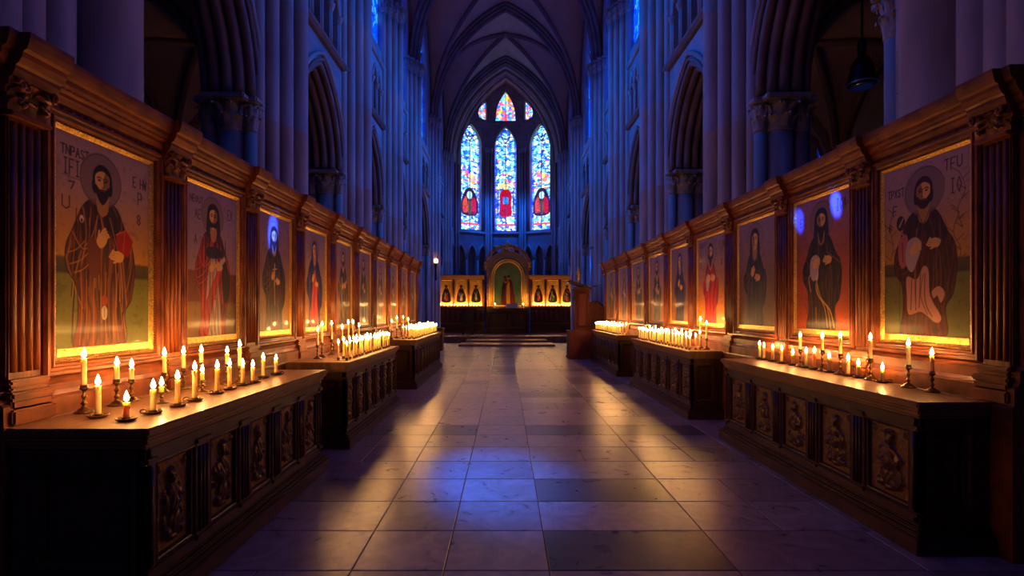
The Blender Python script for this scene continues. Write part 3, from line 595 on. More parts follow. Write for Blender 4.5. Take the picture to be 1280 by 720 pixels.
# ------------------------------------------------------------------ votive cabinets
def cabinet(sd,xf,xb,y0,y1,npan,kind,label,seed):
    def F(u,z,d): return (sd*(xf-d),u,z)
    root=thing('votive_cabinet',label,'cabinet',(sd*(xf+xb)/2,(y0+y1)/2,0),'carved votive cabinets')
    def bx(mb,d0,d1,ya,yb,z0,z1,b=.006):
        a=sorted((sd*(xf-d0),sd*(xf-d1))); mb.bbox(a[0],a[1],ya,yb,z0,z1,b)
    dep=-(xb-xf)   # d of the back
    mb=MB(); bx(mb,dep,-.055,y0+.055,y1-.055,.0,.93); mb.build('body',M['wood_dark'],root)
    # worktop : stepped moulding with overhang
    mb=MB()
    bx(mb,dep,.035,y0-.035,y1+.035,.955,1.0,.010); bx(mb,dep,.022,y0-.022,y1+.022,.935,.957,.006); bx(mb,dep,.006,y0-.006,y1+.006,.905,.937,.008); bx(mb,dep,-.012,y0+.012,y1-.012,.88,.907,.008)
    mb.build('worktop',M['wood_top'],root)
    mb=MB()
    bx(mb,dep,.05,y0-.05,y1+.05,0,.11,.008); bx(mb,dep,.035,y0-.035,y1+.035,.11,.135,.008); bx(mb,dep,.015,y0-.015,y1+.015,.135,.165,.010); bx(mb,dep,-.01,y0+.01,y1-.01,.165,.185,.006)
    mb.build('plinth',M['wood_dark'],root)
    # rails and stiles
    mb=MB(); bx(mb,-.06,-.012,y0+.012,y1-.012,.80,.885); bx(mb,-.06,-.012,y0+.012,y1-.012,.18,.25); mb.build('rail',M['wood_dark'],root)
    L=y1-y0-.024; pw=L/npan; st=.15 if kind=='figure' else .13
    for k in range(npan+1):
        u=y0+.012+k*pw
        a,b=(u-st/2,u+st/2)
        if k==0: a,b=y0+.012,y0+.012+st*.55
        if k==npan: a,b=y1-.012-st*.55,y1-.012
        mb=MB(); bx(mb,-.06,-.012,a,b,.24,.81,.004)
        nfl=3 if (b-a)>.1 else 1
        for q in range(nfl):
            uu=(a+b)/2+(q-(nfl-1)/2)*.036
            mb.tube([F(uu,.27,-.010),F(uu,.78,-.010)],.012,8)
        bx(mb,-.05,.004,a-.004,b+.004,.80,.83,.005); bx(mb,-.05,.004,a-.004,b+.004,.225,.25,.005)
        mb.build('stile',M['wood_dark'],root)
    for k in range(npan):
        a=y0+.012+k*pw+st*(.5 if k else .55); b=y0+.012+(k+1)*pw-st*(.5 if k<npan-1 else .55)
        mb=MB(); ring_frame(mb,F,a,b,.25,.80,[(0,-.014),(.010,-.010),(.016,-.02),(.026,-.024),(.030,-.036),(.034,-.048)])
        o=mb.build('panel_frame',M['wood_dark'],root)
        mb=MB(); pr=(a+.033,b-.033,.283,.767)
        if kind=='plain':
            mb.grid(2,2,lambda p,q:F(pr[0]+p*(pr[1]-pr[0]),pr[2]+q*(pr[3]-pr[2]),-.047))
            for q in range(2): mb.tube([F(pr[0]+(q+.5)*(pr[1]-pr[0])/2,.30,-.045),F(pr[0]+(q+.5)*(pr[1]-pr[0])/2,.75,-.045)],.018,8)
            mb.build('fluted_panel',M['wood_dark'],o)
        else:
            hi=kind=='figure'
            relief(mb,lambda u,z,d:F(u,z,-.047+d),*pr,seed+k,amp=.036 if hi else .028,kind='figure' if hi else 'scroll',nu=44 if hi else 20,nv=80 if hi else 60)
            mb.build('carved_panel',[M['carve_ground'],M['carve_figure']],o,recalc=False)
    # end panels (near and far)
    for (ye,sg) in ((y0,-1),(y1,1)):
        E=lambda u,z,d:(sd*(xf-u),ye-sg*.055+sg*d,z)
        mb=MB(); bl=min(0,dep)+.02
        for (z0,z1) in ((.80,.885),(.18,.25)):
            a=sorted((sd*(xf+.012),sd*(xb))); q=sorted((ye-sg*.06,ye-sg*.012)); mb.bbox(a[0],a[1],q[0],q[1],z0,z1,.004)
        for (x0,x1) in ((.012,.10),(-dep-.10,-dep)):
            a=sorted((sd*(xf+x0),sd*(xf+x1))); q=sorted((ye-sg*.06,ye-sg*.012)); mb.bbox(a[0],a[1],q[0],q[1],.25,.80,.004)
        ring_frame(mb,E,dep+.10,-.10,.25,.80,[(0,.044),(.012,.044),(.02,.03),(.04,.02),(.05,.006)])
        mb.build('end_panel',M['wood_dark'],root)
    return root
CAB=[(-1,1.84,2.545,2.62,5.16,5,'figure','near left carved votive cabinet with five figure relief panels',100),
     (-1,1.84,2.545,5.93,8.66,6,'scroll','middle left votive cabinet with scroll-carved panels, second along the left screen',200),
     (-1,1.84,2.545,10.4,14.4,9,'plain','far left votive cabinet with plain fluted panels, beyond the scroll-carved one',300),
     (1,2.72,3.19,3.37,6.37,5,'figure','near right carved votive cabinet with five figure relief panels',400),
     (1,2.72,3.19,7.54,10.98,6,'scroll','middle right votive cabinet with scroll-carved panels, second along the right screen',500),
     (1,2.72,3.19,12.4,16.1,8,'plain','far right votive cabinet with plain fluted panels, beside the dark pulpit',600)]
for c in CAB: cabinet(*c)

# ------------------------------------------------------------------ candles
def make_candle(kind,hh,wh,r,name='lit_candle',flame='flame'):
    """kind: stick / dish / cup ; hh holder height ; wh wax height"""
    root=thing(name,'','candle')
    mb=MB()
    if kind=='stick':
        k=hh/.16
        pr=[(.046,0),(.050,.004),(.047,.010),(.034,.014),(.030,.022),(.014,.03),(.009,.04),(.012,.048),(.018,.054),(.012,.061),(.008,.068),(.009,.085),(.015,.092),(.016,.098),(.009,.105),(.007,.118),(.010,.126),(.016,.132),(.022,.136),(.024,.140),(.019,.143),(.019,.160),(.016,.160)]
        mb.lathe([(a*(.8+.2*k),z*k) for a,z in pr],n=14)
    elif kind=='dish':
        mb.lathe([(.036,0),(.040,.003),(.049,.010),(.052,.016),(.050,.018),(.040,.010),(.022,.009),(.020,.014),(.023,.018),(.023,hh),(.017,hh)],n=16)
        mb.tube([(.05+.016*math.cos(a),0,.016+.012*math.sin(a)) for a in [i*PI/4 for i in range(8)]],.0035,5,closed=True)
    else:
        mb.lathe([(.022,0),(.024,.004),(.012,.008),(.010,.012),(.018,.016),(.019,hh),(.014,hh)],n=10)
    mb.build({'stick':'candlestick','dish':'dish_holder','cup':'cup_holder'}[kind],M['brass'],root)
    mb=MB(); seg=12 if kind!='cup' else 8
    mb.lathe([(r*.98,hh-.006),(r,hh+.01),(r*.96,hh+wh*.5),(r*.95,hh+wh-.006),(r*.99,hh+wh-.001),(r*.85,hh+wh),(r*.4,hh+wh-.003)],n=seg)
    if kind!='cup':
        for i in range(3):
            a=R.random()*6.28; l=R.uniform(.02,.05)*min(1,wh/.12); x,y=r*.98*math.cos(a),r*.98*math.sin(a)
            mb.tube([(x,y,hh+wh-.002),(x,y,hh+wh-l*.6),(x*1.05,y*1.05,hh+wh-l)],[.002,.0028,.004],6)
    mb.build('wax',M['wax'],root)
    zt=hh+wh
    mb=MB(); mb.tube([(0,0,zt-.004),(.0005,0,zt+.006),(.002,0,zt+.010)],.0014,5); mb.build('wick',M['iron'],root)
    fh=.058 if kind!='cup' else .052
    fr=.013 if kind!='cup' else .0115
    mb=MB(); mb.lathe([(fr*.15,0),(fr*.75,fh*.12),(fr,fh*.28),(fr*.8,fh*.5),(fr*.42,fh*.75),(fr*.06,fh)],0,0,zt+.006,n=7); mb.build('flame',M[flame],root)
    return root
def place(o,x,y,z,label,group):
    o.location=(x,y,z); o['label']=label; o['group']=group; o.rotation_euler=(0,0,R.uniform(0,6.28))
ORD=['nearest','second','third','fourth','fifth','sixth','seventh','eighth','ninth','tenth','eleventh','twelfth','thirteenth','fourteenth','fifteenth']
# (px, base_y, wax_bottom_y, wax_top_y, kind)
NL=[(105,516,481,448,'stick'),(122.5,522,518,482,'dish'),(158,526,516,503,'dish'),(146,507,474,458,'stick'),(164.5,501,474,460,'stick'),(191.5,517,512,487,'dish'),(202,504,490,483,'stick'),
 (222,508,505,475,'dish'),(205.5,491,466,445,'stick'),(229.5,486,460,443,'stick'),(243.5,501,496,463,'dish'),(251.6,483,453,441,'stick'),(253,489,475,466,'stick'),(271.5,492,489,461,'dish'),
 (284,480,455,442,'stick'),(287,487,484,458,'dish'),(299.5,478,457,434,'stick'),(303.5,482,480,458,'dish'),(316,478.7,477,459,'dish'),(329,472.5,471,450,'dish'),(345,468.5,467,451,'dish')]
NR=[(945,446,444,432,'dish'),(954,447,445,434,'dish'),(966,450,448,436,'dish'),(977,450,448,438,'dish'),(991,454,452,443,'dish'),(1003,447,436.7,422,'stick'),(1005,457,455,441,'dish'),(1018,460.5,458,441,'dish'),
 (1031,452,438,423,'stick'),(1033.5,463.5,461.5,447,'dish'),(1055,456,443,423,'stick'),(1055.5,467.5,465,450,'dish'),(1073,471.5,468.5,457,'dish'),(1088,472,448,425,'stick'),(1103,477,474,463,'dish'),(1135.5,484,456,433,'stick'),(1165,489,464,445,'stick')]
def near(lst,sd,xf,xb,y0,y1,side):
    items=[]
    for (px,by,wb,wt,kd) in lst:
        dy=by-388; Y=384/dy; X=(px-632)*Y/640
        lim=(xb-.055)
        if abs(X)>lim: X=math.copysign(lim,X); Y=X*640/(px-632)
        if abs(X)<xf+.05: X=math.copysign(xf+.05,X); Y=X*640/(px-632)
        Y=min(max(Y,y0+.05),y1-.05)
        Y_=Y; zb=1.6+(388-wb)*Y/640; ztp=1.6+(388-wt)*Y/640
        hh=max(zb-1.0,.02 if kd=='dish' else .07); 
        if kd=='dish': hh=.022
        wh=max(ztp-1.0-hh,.02)
        items.append([X,Y,kd,hh,wh])
    for it in range(60):   # keep bases apart
        for i in range(len(items)):
            for j in range(i):
                a,b=items[i],items[j]; d=math.hypot(a[0]-b[0],a[1]-b[1])
                if d<.107:
                    ux,uy=((a[0]-b[0])/(d+1e-6),(a[1]-b[1])/(d+1e-6)); e=(.108-d)/2
                    for q,sg in ((a,1),(b,-1)):
                        q[0]+=sg*ux*e*.4; q[1]+=sg*uy*e
                        q[0]=math.copysign(min(max(abs(q[0]),xf+.045),xb-.055),q[0]); q[1]=min(max(q[1],y0+.05),y1-.05)
    for kd,word in (('stick','on a turned brass candlestick'),('dish','on a low brass dish')):
        g=sorted([q for q in items if q[2]==kd],key=lambda q:q[1])
        for n,(X,Y,k,hh,wh) in enumerate(g):
            o=make_candle(k,hh,wh,.0145 if k=='stick' else .0155)
            ln='long' if wh>.13 else ('short' if wh<.075 else 'half-burnt')
            place(o,X,Y,1.0,f'{ln} lit candle {word}, {ORD[n]} of its kind on near {side} cabinet',f'{"candlesticks" if kd=="stick" else "dish candles"} on the near {side} cabinet')
near(NL,-1,1.84,2.545,2.62,5.16,'left')
near(NR,1,2.72,3.19,3.37,6.37,'right')
cups=[make_candle('cup',.03,h,.0105) for h in (.15,.17,.185,.21)]+[make_candle('cup',.03,h,.02,flame='altar_flame') for h in (.05,.09)]
used=set()
def cup(i,x,y,z,label,group):
    if i in used: o=copy_tree(cups[i])
    else: used.add(i); o=cups[i]
    place(o,x,y,z,label,group)
def rows(sd,side,cab,xf,y0,y1,spec):
    for (word,off,n,hs) in spec:
        for i in range(n):
            y=y0+.09+(y1-y0-.18)*(i+.5)/n+R.uniform(-.012,.012)
            cup(R.choice(hs),sd*(xf+off+R.uniform(-.01,.01)),y,1.0,f'small lit candle in the {word} row of the {cab} {side} cabinet',f'{word} row candles on the {cab} {side} cabinet')
rows(-1,'left','middle',1.84,6.0,8.6,[('front',.075,17,(0,1)),('second',.17,13,(1,2))])
rows(-1,'left','far',1.84,10.45,14.35,[('front',.075,22,(0,1)),('second',.17,18,(1,2)),('third',.29,12,(2,3))])
rows(1,'right','middle',2.72,7.6,10.9,[('front',.075,19,(0,1)),('second',.17,15,(1,2)),('third',.27,8,(2,3))])
rows(1,'right','far',2.72,12.45,16.05,[('front',.075,20,(0,1)),('second',.17,16,(1,2)),('third',.27,10,(2,3))])
def talls(sd,side,cab,ys,x,hh,wh):
    for n,y in enumerate(ys):
        o=make_candle('stick',hh+.02*(n%3),wh+.02*((n*2)%3),.013)
        place(o,sd*x,y,1.0,f'tall lit candle on brass stick, {ORD[n]} at back of {cab} {side} cabinet',f'tall candlesticks on the {cab} {side} cabinet')
talls(-1,'left','middle',[6.37,6.53,6.89,7.33,7.62,7.84,8.17],2.34,.17,.17)
talls(-1,'left','far',[10.6,11.1,11.8,12.4],2.36,.19,.17)
talls(1,'right','middle',[7.9,8.15],3.10,.17,.21)

# ------------------------------------------------------------------ floor
rows_y=[3.15+.57*k for k in range(-20,39)]
colb=[-8.8,-7.6,-6.5,-5.4,-4.3,-3.2,-2.1,-.95,-.38,.27,1.43,2.6,3.7,4.8,5.9,7.0,8.8]
mb=MB(); cols=[]
dark={(0,9):1,(2,9):1,(6,9):1,(6,10):.7,(6,7):1,(11,9):.9,(11,8):.0,(18,8):1,(18,7):.6,(1,7):.35,(2,6):.5,(8,10):.4,(4,10):.4}
def tile(x0,x1,y0,y1,tone):
    g=.003; b=.004
    vs=[(x0+g,y0+g,-.004),(x1-g,y0+g,-.004),(x1-g,y1-g,-.004),(x0+g,y1-g,-.004),(x0+g+b,y0+g+b,0),(x1-g-b,y0+g+b,0),(x1-g-b,y1-g-b,0),(x0+g+b,y1-g-b,0)]
    mb.add(vs,[(4,5,6,7),(0,1,5,4),(1,2,6,5),(2,3,7,6),(3,0,4,7)]); cols.extend([(*tone,1)]*8)
rf=random.Random(3)
base=np.array((.36,.26,.27)); dk=np.array((.10,.065,.07))
for k in range(len(rows_y)-1):
    kk=k-20
    for j in range(len(colb)-1):
        x0,x1=colb[j],colb[j+1]; d=dark.get((kk,j))
        if d is None: d=.5*rf.random() if rf.random()<.25 else .12*rf.random()
        if kk>12 and rf.random()<.12: d=.8
        t=base*(1-d)+dk*d; t=t*rf.uniform(.88,1.1)*np.array((1,rf.uniform(.95,1.03),rf.uniform(.92,1.05)))
        if x1-x0>1.0 and rf.random()<.45 and d<.6:
            xm=(x0+x1)/2; tile(x0,xm,rows_y[k],rows_y[k+1],t); tile(xm,x1,rows_y[k],rows_y[k+1],t*rf.uniform(.85,1.12))
        else: tile(x0,x1,rows_y[k],rows_y[k+1],t)
        # far rows : slabs stop at the sanctuary
o=mb.build('floor',M['marble'],None,recalc=False,colors=np.array(cols)); structure(o)
mb=MB(); mb.box(-9,9,-9,38.5,-.3,-.0045); structure(mb.build('floor_bed',M['grout']))
mb=MB(); cols=[]
def slab(x0,x1,y0,y1,z0,z1):
    o=len(mb.v); mb.bbox(x0,x1,y0,y1,z0,z1,.02); 
    t=np.array((.36,.16,.12))*rf.uniform(.7,1.1); cols.extend([(*t,1)]*(len(mb.v)-o))
slab(-2.1,2.2,22.7,24.2,-.02,.09); slab(-1.9,2.0,24.2,25.6,-.02,.18); 
structure(mb.build('trim_1',M['marble'],None,colors=np.array(cols)))
mb=MB(); cols=[]
for i in range(8): slab(-4+i,-3+i,25.6,31.5,-.02,.30); slab(-4+i,-3+i,31.5,38,-.02,.30)
structure(mb.build('floor_sanctuary',M['marble'],None,colors=np.array(cols)))

# ------------------------------------------------------------------ architecture
def parch(u0,u1,zs,za,n=10):
    s=(u1-u0)/2; h=za-zs; c=(h*h-s*s)/(2*s); Rr=s+c; uc=(u0+u1)/2; out=[]
    if c<0: c=0; Rr=s
    amax=math.atan2(h,c) if c>0 else PI/2
    for i in range(n+1):
        a=amax*i/n; out.append((uc-c+Rr*math.cos(a),zs+Rr*math.sin(a)*(h/(Rr*math.sin(amax)))))
    left=[(2*uc-u,z) for u,z in out[:-1]][::-1]
    return out+left      # from right springing over the apex to left springing
def holed(mb,outer,holes,P,depth,back=False,mi=0):
    """planar wall: P(u,z,d) d=0 front; reveals go to d=-depth"""
    loops=[outer]+holes
    pts=[p for l in loops for p in l]
    tris=tessellate_polygon([[Vector((u,z,0)) for u,z in l] for l in loops])
    mb.add([P(u,z,0) for u,z in pts],[list(t) for t in tris],mi)
    if back: mb.add([P(u,z,-depth) for u,z in pts],[list(t)[::-1] for t in tris],mi)
    for h in holes:
        n=len(h); mb.add([P(u,z,0) for u,z in h]+[P(u,z,-depth) for u,z in h],[(i,(i+1)%n,n+(i+1)%n,n+i) for i in range(n)],mi)
BY=[-8.0,-3.9,.3,4.6,9.0,13.3,17.4,21.3,27.4,33.2]
W=4.0; SPR=11.8; RISE=6.2
def prof(t):
    s,c=4.0,2.8; Rr=6.8; t=min(max(t,0),1); return math.sqrt(max(Rr*Rr-(c+s*t)**2,0))/6.2
def arcade_edges(k):
    y0,y1=BY[k],BY[k+1]
    if k==3: return 5.35,8.15
    return y0+.85,y1-.85
glassobjs=[]
for sd in (-1,1):
    side='left' if sd<0 else 'right'
    P=lambda u,z,d:(sd*(W-d),u,z)
    mb=MB(); rb=MB(); tri=MB(); fr=MB()
    for k in range(len(BY)-1):
        y0,y1=BY[k],BY[k+1]; yc=(y0+y1)/2; e0,e1=arcade_edges(k)
        za=7.25 if k in (3,7,8) else 6.95
        ar=parch(e0,e1,5.0,za)
        hood=[]
        outer=[(y0,0),(e0,0)]+ar[::-1]+[(e1,0),(y1,0),(y1,19),(y0,19)]
        # triforium arches
        nt_=4; hs=[]
        for q in range(nt_):
            a=e0+.15+(e1-e0-.3)*q/nt_; b=e0+.15+(e1-e0-.3)*(q+1)/nt_
            a+=.10; b-=.10
            hs.append([(a,7.75),(b,7.75)]+parch(a,b,8.6,9.05,5))
        # clerestory window
        wh=1.0 if y1-y0<5 else 1.25; wo=.25 if y1-y0<5 else 0; wa,wb=yc+wo-wh,yc+wo+wh; yw=yc+wo
        win=[(wa,9.9),(wb,9.9)]+parch(wa,wb,13.2,13.2+wh*1.6,9)
        hs.append(win)
        holed(mb,outer,hs[:],P,.45)
        # arcade soffit + aisle face
        seq=[(e0,0)]+ar[::-1]+[(e1,0)]
        n=len(seq); mb.add([P(u,z,0) for u,z in seq]+[P(u,z,-.85) for u,z in seq],[(i,i+1,n+i+1,n+i) for i in range(n-1)])
        out2=[(y0,0)]+seq+[(y1,0),(y1,8.2),(y0,8.2)]
        tr=tessellate_polygon([[Vector((u,z,0)) for u,z in out2]]); mb.add([P(u,z,-.85) for u,z in out2],[list(t) for t in tr])
        # triforium back
        tri.add([P(y0,7.5,-.46),P(y1,7.5,-.46),P(y1,9.4,-.46),P(y0,9.4,-.46)],[(0,1,2,3)])
        # colonnettes of triforium and little arch rolls
        for q in range(nt_+1):
            u=e0+.15+(e1-e0-.3)*q/nt_; rb.tube([P(u,7.7,-.02),P(u,8.55,-.02)],.06,8); rb.lathe([(.06,0),(.075,.03),(.11,.12),(.12,.14),(.12,.17)],*P(u,8.45,-.02),n=8)
            if q<nt_:
                a=u; b=e0+.15+(e1-e0-.3)*(q+1)/nt_; rb.tube([P(uu,zz,.0) for uu,zz in parch(a+.05,b-.05,8.6,9.12,5)],.045,6)
        # mouldings of arcade
        for (off,d,r) in ((.22,.03,.05),(.10,.02,.04),(.03,-.06,.075),(-.06,-.20,.08),(-.12,-.36,.085),(-.12,-.55,.085),(-.03,-.74,.08)):
            rb.tube([P(u,z,d) for u,z in parch(e0-off,e1+off,5.0,za+off*1.1,12)],r,8,mi=0 if off>.2 else 1)
        # string courses
        rb.extrude([(0,7.42),(.07,7.44),(.13,7.5),(.14,7.55),(.10,7.6),(0,7.62)],lambda p,q,a:P(a,q,p),y0,y1,mi=1)
        rb.extrude([(0,9.38),(.06,9.4),(.1,9.47),(.07,9.55),(0,9.56)],lambda p,q,a:P(a,q,p),y0,y1,mi=0)
        # clerestory glass + stone frame
        g=MB(); pts=win; tr=tessellate_polygon([[Vector((u,z,0)) for u,z in pts]]); g.add([P(u,z,-.16) for u,z in pts],[list(t) for t in tr])
        go=g.build('window_%d'%(len(glassobjs)+1),M['blue_glass']); structure(go); glassobjs.append(go)
        for uu in (yw,): rb.tube([P(uu,9.9,-.12),P(uu,13.4,-.12)],.05,6)
        for (a,b) in ((wa,yw),(yw,wb)): rb.tube([P(u,z,-.12) for u,z in parch(a+.03,b-.03,12.7,13.2+wh*.75,6)],.05,6)
        rb.tube([P(yw+.33*math.cos(t)*wh,13.2+wh*.92+.33*wh*math.sin(t),-.12) for t in [i*PI/6 for i in range(12)]],.045,6,closed=True)
        rb.tube([P(u,z,.0) for u,z in [(wb+.08,9.9)]+parch(wa-.08,wb+.08,13.2,13.3+wh*1.6,9)+[(wa-.08,9.9)]],.07,6)
    structure(mb.build('wall_'+side,M['stone'])); 
    structure(tri.build('wall_triforium_'+side,M['stone']))
    structure(rb.build('trim_%d'%(2 if sd<0 else 3),[M['stone_shaft'],M['rib']]))
    # aisle outer wall with a few windows
    mb=MB(); mb.box(*sorted((sd*8.6,sd*8.9)),-8.2,38,-.1,9); structure(mb.build('wall_aisle_'+side,M['stone']))
# vault webs
mb=MB(); rb=MB()
for k in range(len(BY)-1):
    y0,y1=BY[k],BY[k+1]; yc=(y0+y1)/2; b=(y1-y0)/2; n=12
    for sg in (-1,1):
        mb.grid(n,n*2,lambda s,v:(sg*W*s*1.0,yc+b*s*(2*v-1),SPR+RISE*prof(abs(s*(2*v-1)))))
        mb.grid(n,n*2,lambda s,v:(W*s*(2*v-1),yc+sg*b*s,SPR+RISE*prof(abs(s*(2*v-1)))))
    for sx in (-1,1):
        for sy in (-1,1):
            rb.tube([(sx*W*t*.995,yc+sy*b*t,SPR+RISE*prof(t)-.06) for t in [i/16 for i in range(17)]],.11,8)
            rb.tube([(sx*W*t*.995,yc+sy*b*t,SPR+RISE*prof(t)-.17) for t in [i/16 for i in range(17)]],.05,6)
    rb.lathe([(.02,-.28),(.16,-.24),(.24,-.12),(.2,0)],0,yc,SPR+RISE,n=12)
    # transverse arch, several rolls
    for (dy,dr,r) in ((0,-.34,.11),(-.15,-.22,.09),(.15,-.22,.09),(-.28,-.09,.085),(.28,-.09,.085)):
        rb.tube([(x,y1+dy,z) for x,z in parch(-W-dr,W+dr,SPR,SPR+RISE+dr,18)],r,8)
    # wall ribs
    for sg in (-1,1): rb.tube([(sg*(W-.05),y,z) for y,z in parch(y0+.1,y1-.1,SPR,SPR+RISE-.1,14)],.07,6)
structure(mb.build('ceiling',M['vault'],recalc=False)); structure(rb.build('trim_4',M['rib']))
# aisle vaults
for sd in (-1,1):
    mb=MB(); rb=MB(); xm=6.7; wa=1.95
    for k in range(1,len(BY)-1):
        y0,y1=BY[k],BY[k+1]; yc=(y0+y1)/2; b=(y1-y0)/2; n=8; H=2.5; S=4.95
        for sg in (-1,1):
            mb.grid(n,n*2,lambda s,v:(sd*xm+sg*wa*s,yc+b*s*(2*v-1),S+H*prof(abs(s*(2*v-1)))))
            mb.grid(n,n*2,lambda s,v:(sd*xm+wa*s*(2*v-1),yc+sg*b*s,S+H*prof(abs(s*(2*v-1)))))
        for sx in (-1,1):
            for sy in (-1,1): rb.tube([(sd*xm+sx*wa*t,yc+sy*b*t,S+H*prof(t)-.05) for t in [i/12 for i in range(13)]],.075,6)
        rb.tube([(sd*xm+x,y1,z) for x,z in parch(-wa,wa,S,S+H-.1,12)],.16,8)
        rb.tube([(sd*xm+x,y1+.14,z) for x,z in parch(-wa,wa,S,S+H-.02,12)],.08,6)
        rb.tube([(sd*8.5,y,z) for y,z in parch(y0+.3,y1-.3,S,S+H-.1,12)],.07,6)
        for yy in (-.22,0,.22): rb.tube([(sd*8.5,y1+yy,0),(sd*8.5,y1+yy,S)],.10 if yy else .14,8)
    structure(mb.build('ceiling_aisle_'+('left' if sd<0 else 'right'),M['vault'],recalc=False)); structure(rb.build('trim_%d'%(5 if sd<0 else 6),M['rib']))
# walls closing the building behind the camera and beyond the aisles
mb=MB(); mb.box(-8.9,8.9,-8.3,-8.0,-.1,19); structure(mb.build('wall_back',M['stone']))
mb=MB()
for sg in (-1,1): mb.box(*sorted((sg*4.0,sg*8.9)),33.2,33.5,-.1,9)
structure(mb.build('wall_aisle_ends',M['stone']))
# a little blue window low in the right aisle
g=MB(); wp=[(13.5,5.3),(14.05,5.3)]+parch(13.5,14.05,5.9,6.3,6); tr=tessellate_polygon([[Vector((u,z,0)) for u,z in wp]])
g.add([(8.58,u,z) for u,z in wp],[list(t) for t in tr]); structure(g.build('window_21',M['blue_glass']))
g=MB()
g.tube([(8.56,u,z) for u,z in wp],.06,6,closed=True); g.tube([(8.56,13.78,5.3),(8.56,13.78,6.25)],.02,6)
structure(g.build('window_frame',M['stone_carved']))

# ------------------------------------------------------------------ piers
def round_capital(mb,x,y,z,r,h,n=8,mi=0):
    mb.lathe([(r*1.0,-.03),(r*1.12,0),(r*1.0,.03),(r*.98,h*.3),(r*1.02,h*.7),(r*1.3,h)],x,y,z,n=16,mi=mi)
    for row,(zz,hh) in enumerate(((.02,h*.5),(h*.38,h*.55))):
        for i in range(n):
            a=2*PI*(i+.5*row)/n; o=Vector((math.cos(a),math.sin(a),0)); b=Vector((x,y,z+zz))+o*r*(1.0+.12*row)
            mb.leaf(b,o,2*PI*r/n*1.15,hh,r*.62,mi)
    m=r*1.62; mb.bbox(x-m,x+m,y-m,y+m,z+h,z+h*1.22,.02,mi)
def pier(sd,k):
    side='left' if sd<0 else 'right'; y=BY[k]
    names={3:'nearest',4:'second',5:'third',6:'fourth',7:'fifth',8:'sixth',9:'seventh'}
    root=thing('clustered_pier',f'{names[k]} clustered stone pier on the {side} side of the nave','pier',(sd*W,y,0),'clustered nave piers')
    if k==3:
        sh=[(.10,.40,.30) if sd<0 else (0,.15,.28),(.02,-.08 if sd<0 else -.30,.15),(.02,-.36 if sd<0 else -.52,.13),(.05,-.66 if sd<0 else -.8,.17)]
    else:
        sh=[(.36,0,.16),(.26,-.29,.125),(.26,.29,.125),(.12,-.52,.125),(.12,.52,.125),(.0,-.72,.10),(.0,.72,.10)]
    mb=MB()
    a=sorted((sd*(W+.3),sd*(W-.06)))
    mb.bbox(a[0],a[1],y-.78 if k>3 else y-.7,y+.78 if k>3 else y+.6,0,11.6,.03)
    if k>3:
        a=sorted((sd*(W+.2),sd*(W-.24))); mb.bbox(a[0],a[1],y-.42,y+.42,0,11.6,.03)
    mb.build('core',M['stone'],root)
    for (d,dy,r) in sh:
        x=sd*(W-d); mb=MB(); top=11.3
        pts=[(r*1.25,0),(r*1.25,.25),(r*1.3,.28),(r*1.3,.36),(r*1.15,.40),(r*1.2,.46),(r,.5)]
        z=.5
        while z<top-2.2:
            z+=2.1; pts+=[(r,z-.012),(r*1.012,z-.006),(r*1.012,z+.006),(r,z+.012)]
        pts+=[(r,top)]
        mb.lathe(pts,x,y+dy,0,n=20); o=mb.build('shaft',M['stone_shaft'],root)
        mb=MB(); round_capital(mb,x,y+dy,top,r,.40,n=7); mb.build('leaf_capital',M['stone_carved'],o)
    # arcade responds with capitals
    ends=[]
    if k<9: ends.append((arcade_edges(k)[0],1))
    if k>3: ends.append((arcade_edges(k-1)[1],-1))
    for (e,sg) in ends:
        for (dd,dx,r) in ((.04,-.36,.21),(.02,-.06,.10),(.02,-.70,.12)):
            x=sd*(W-dx); yy=e-sg*dd; mb=MB(); mb.lathe([(r*1.3,0),(r*1.3,.3),(r*1.1,.38),(r,.45),(r,4.45)],x,yy,0,n=16)
            o=mb.build('respond',M['stone_shaft'],root)
            mb=MB(); round_capital(mb,x,yy,4.45,r,.42,n=8); mb.build('respond_capital',M['stone_carved'],o)
for sd in (-1,1):
    for k in range(3,10): pier(sd,k)

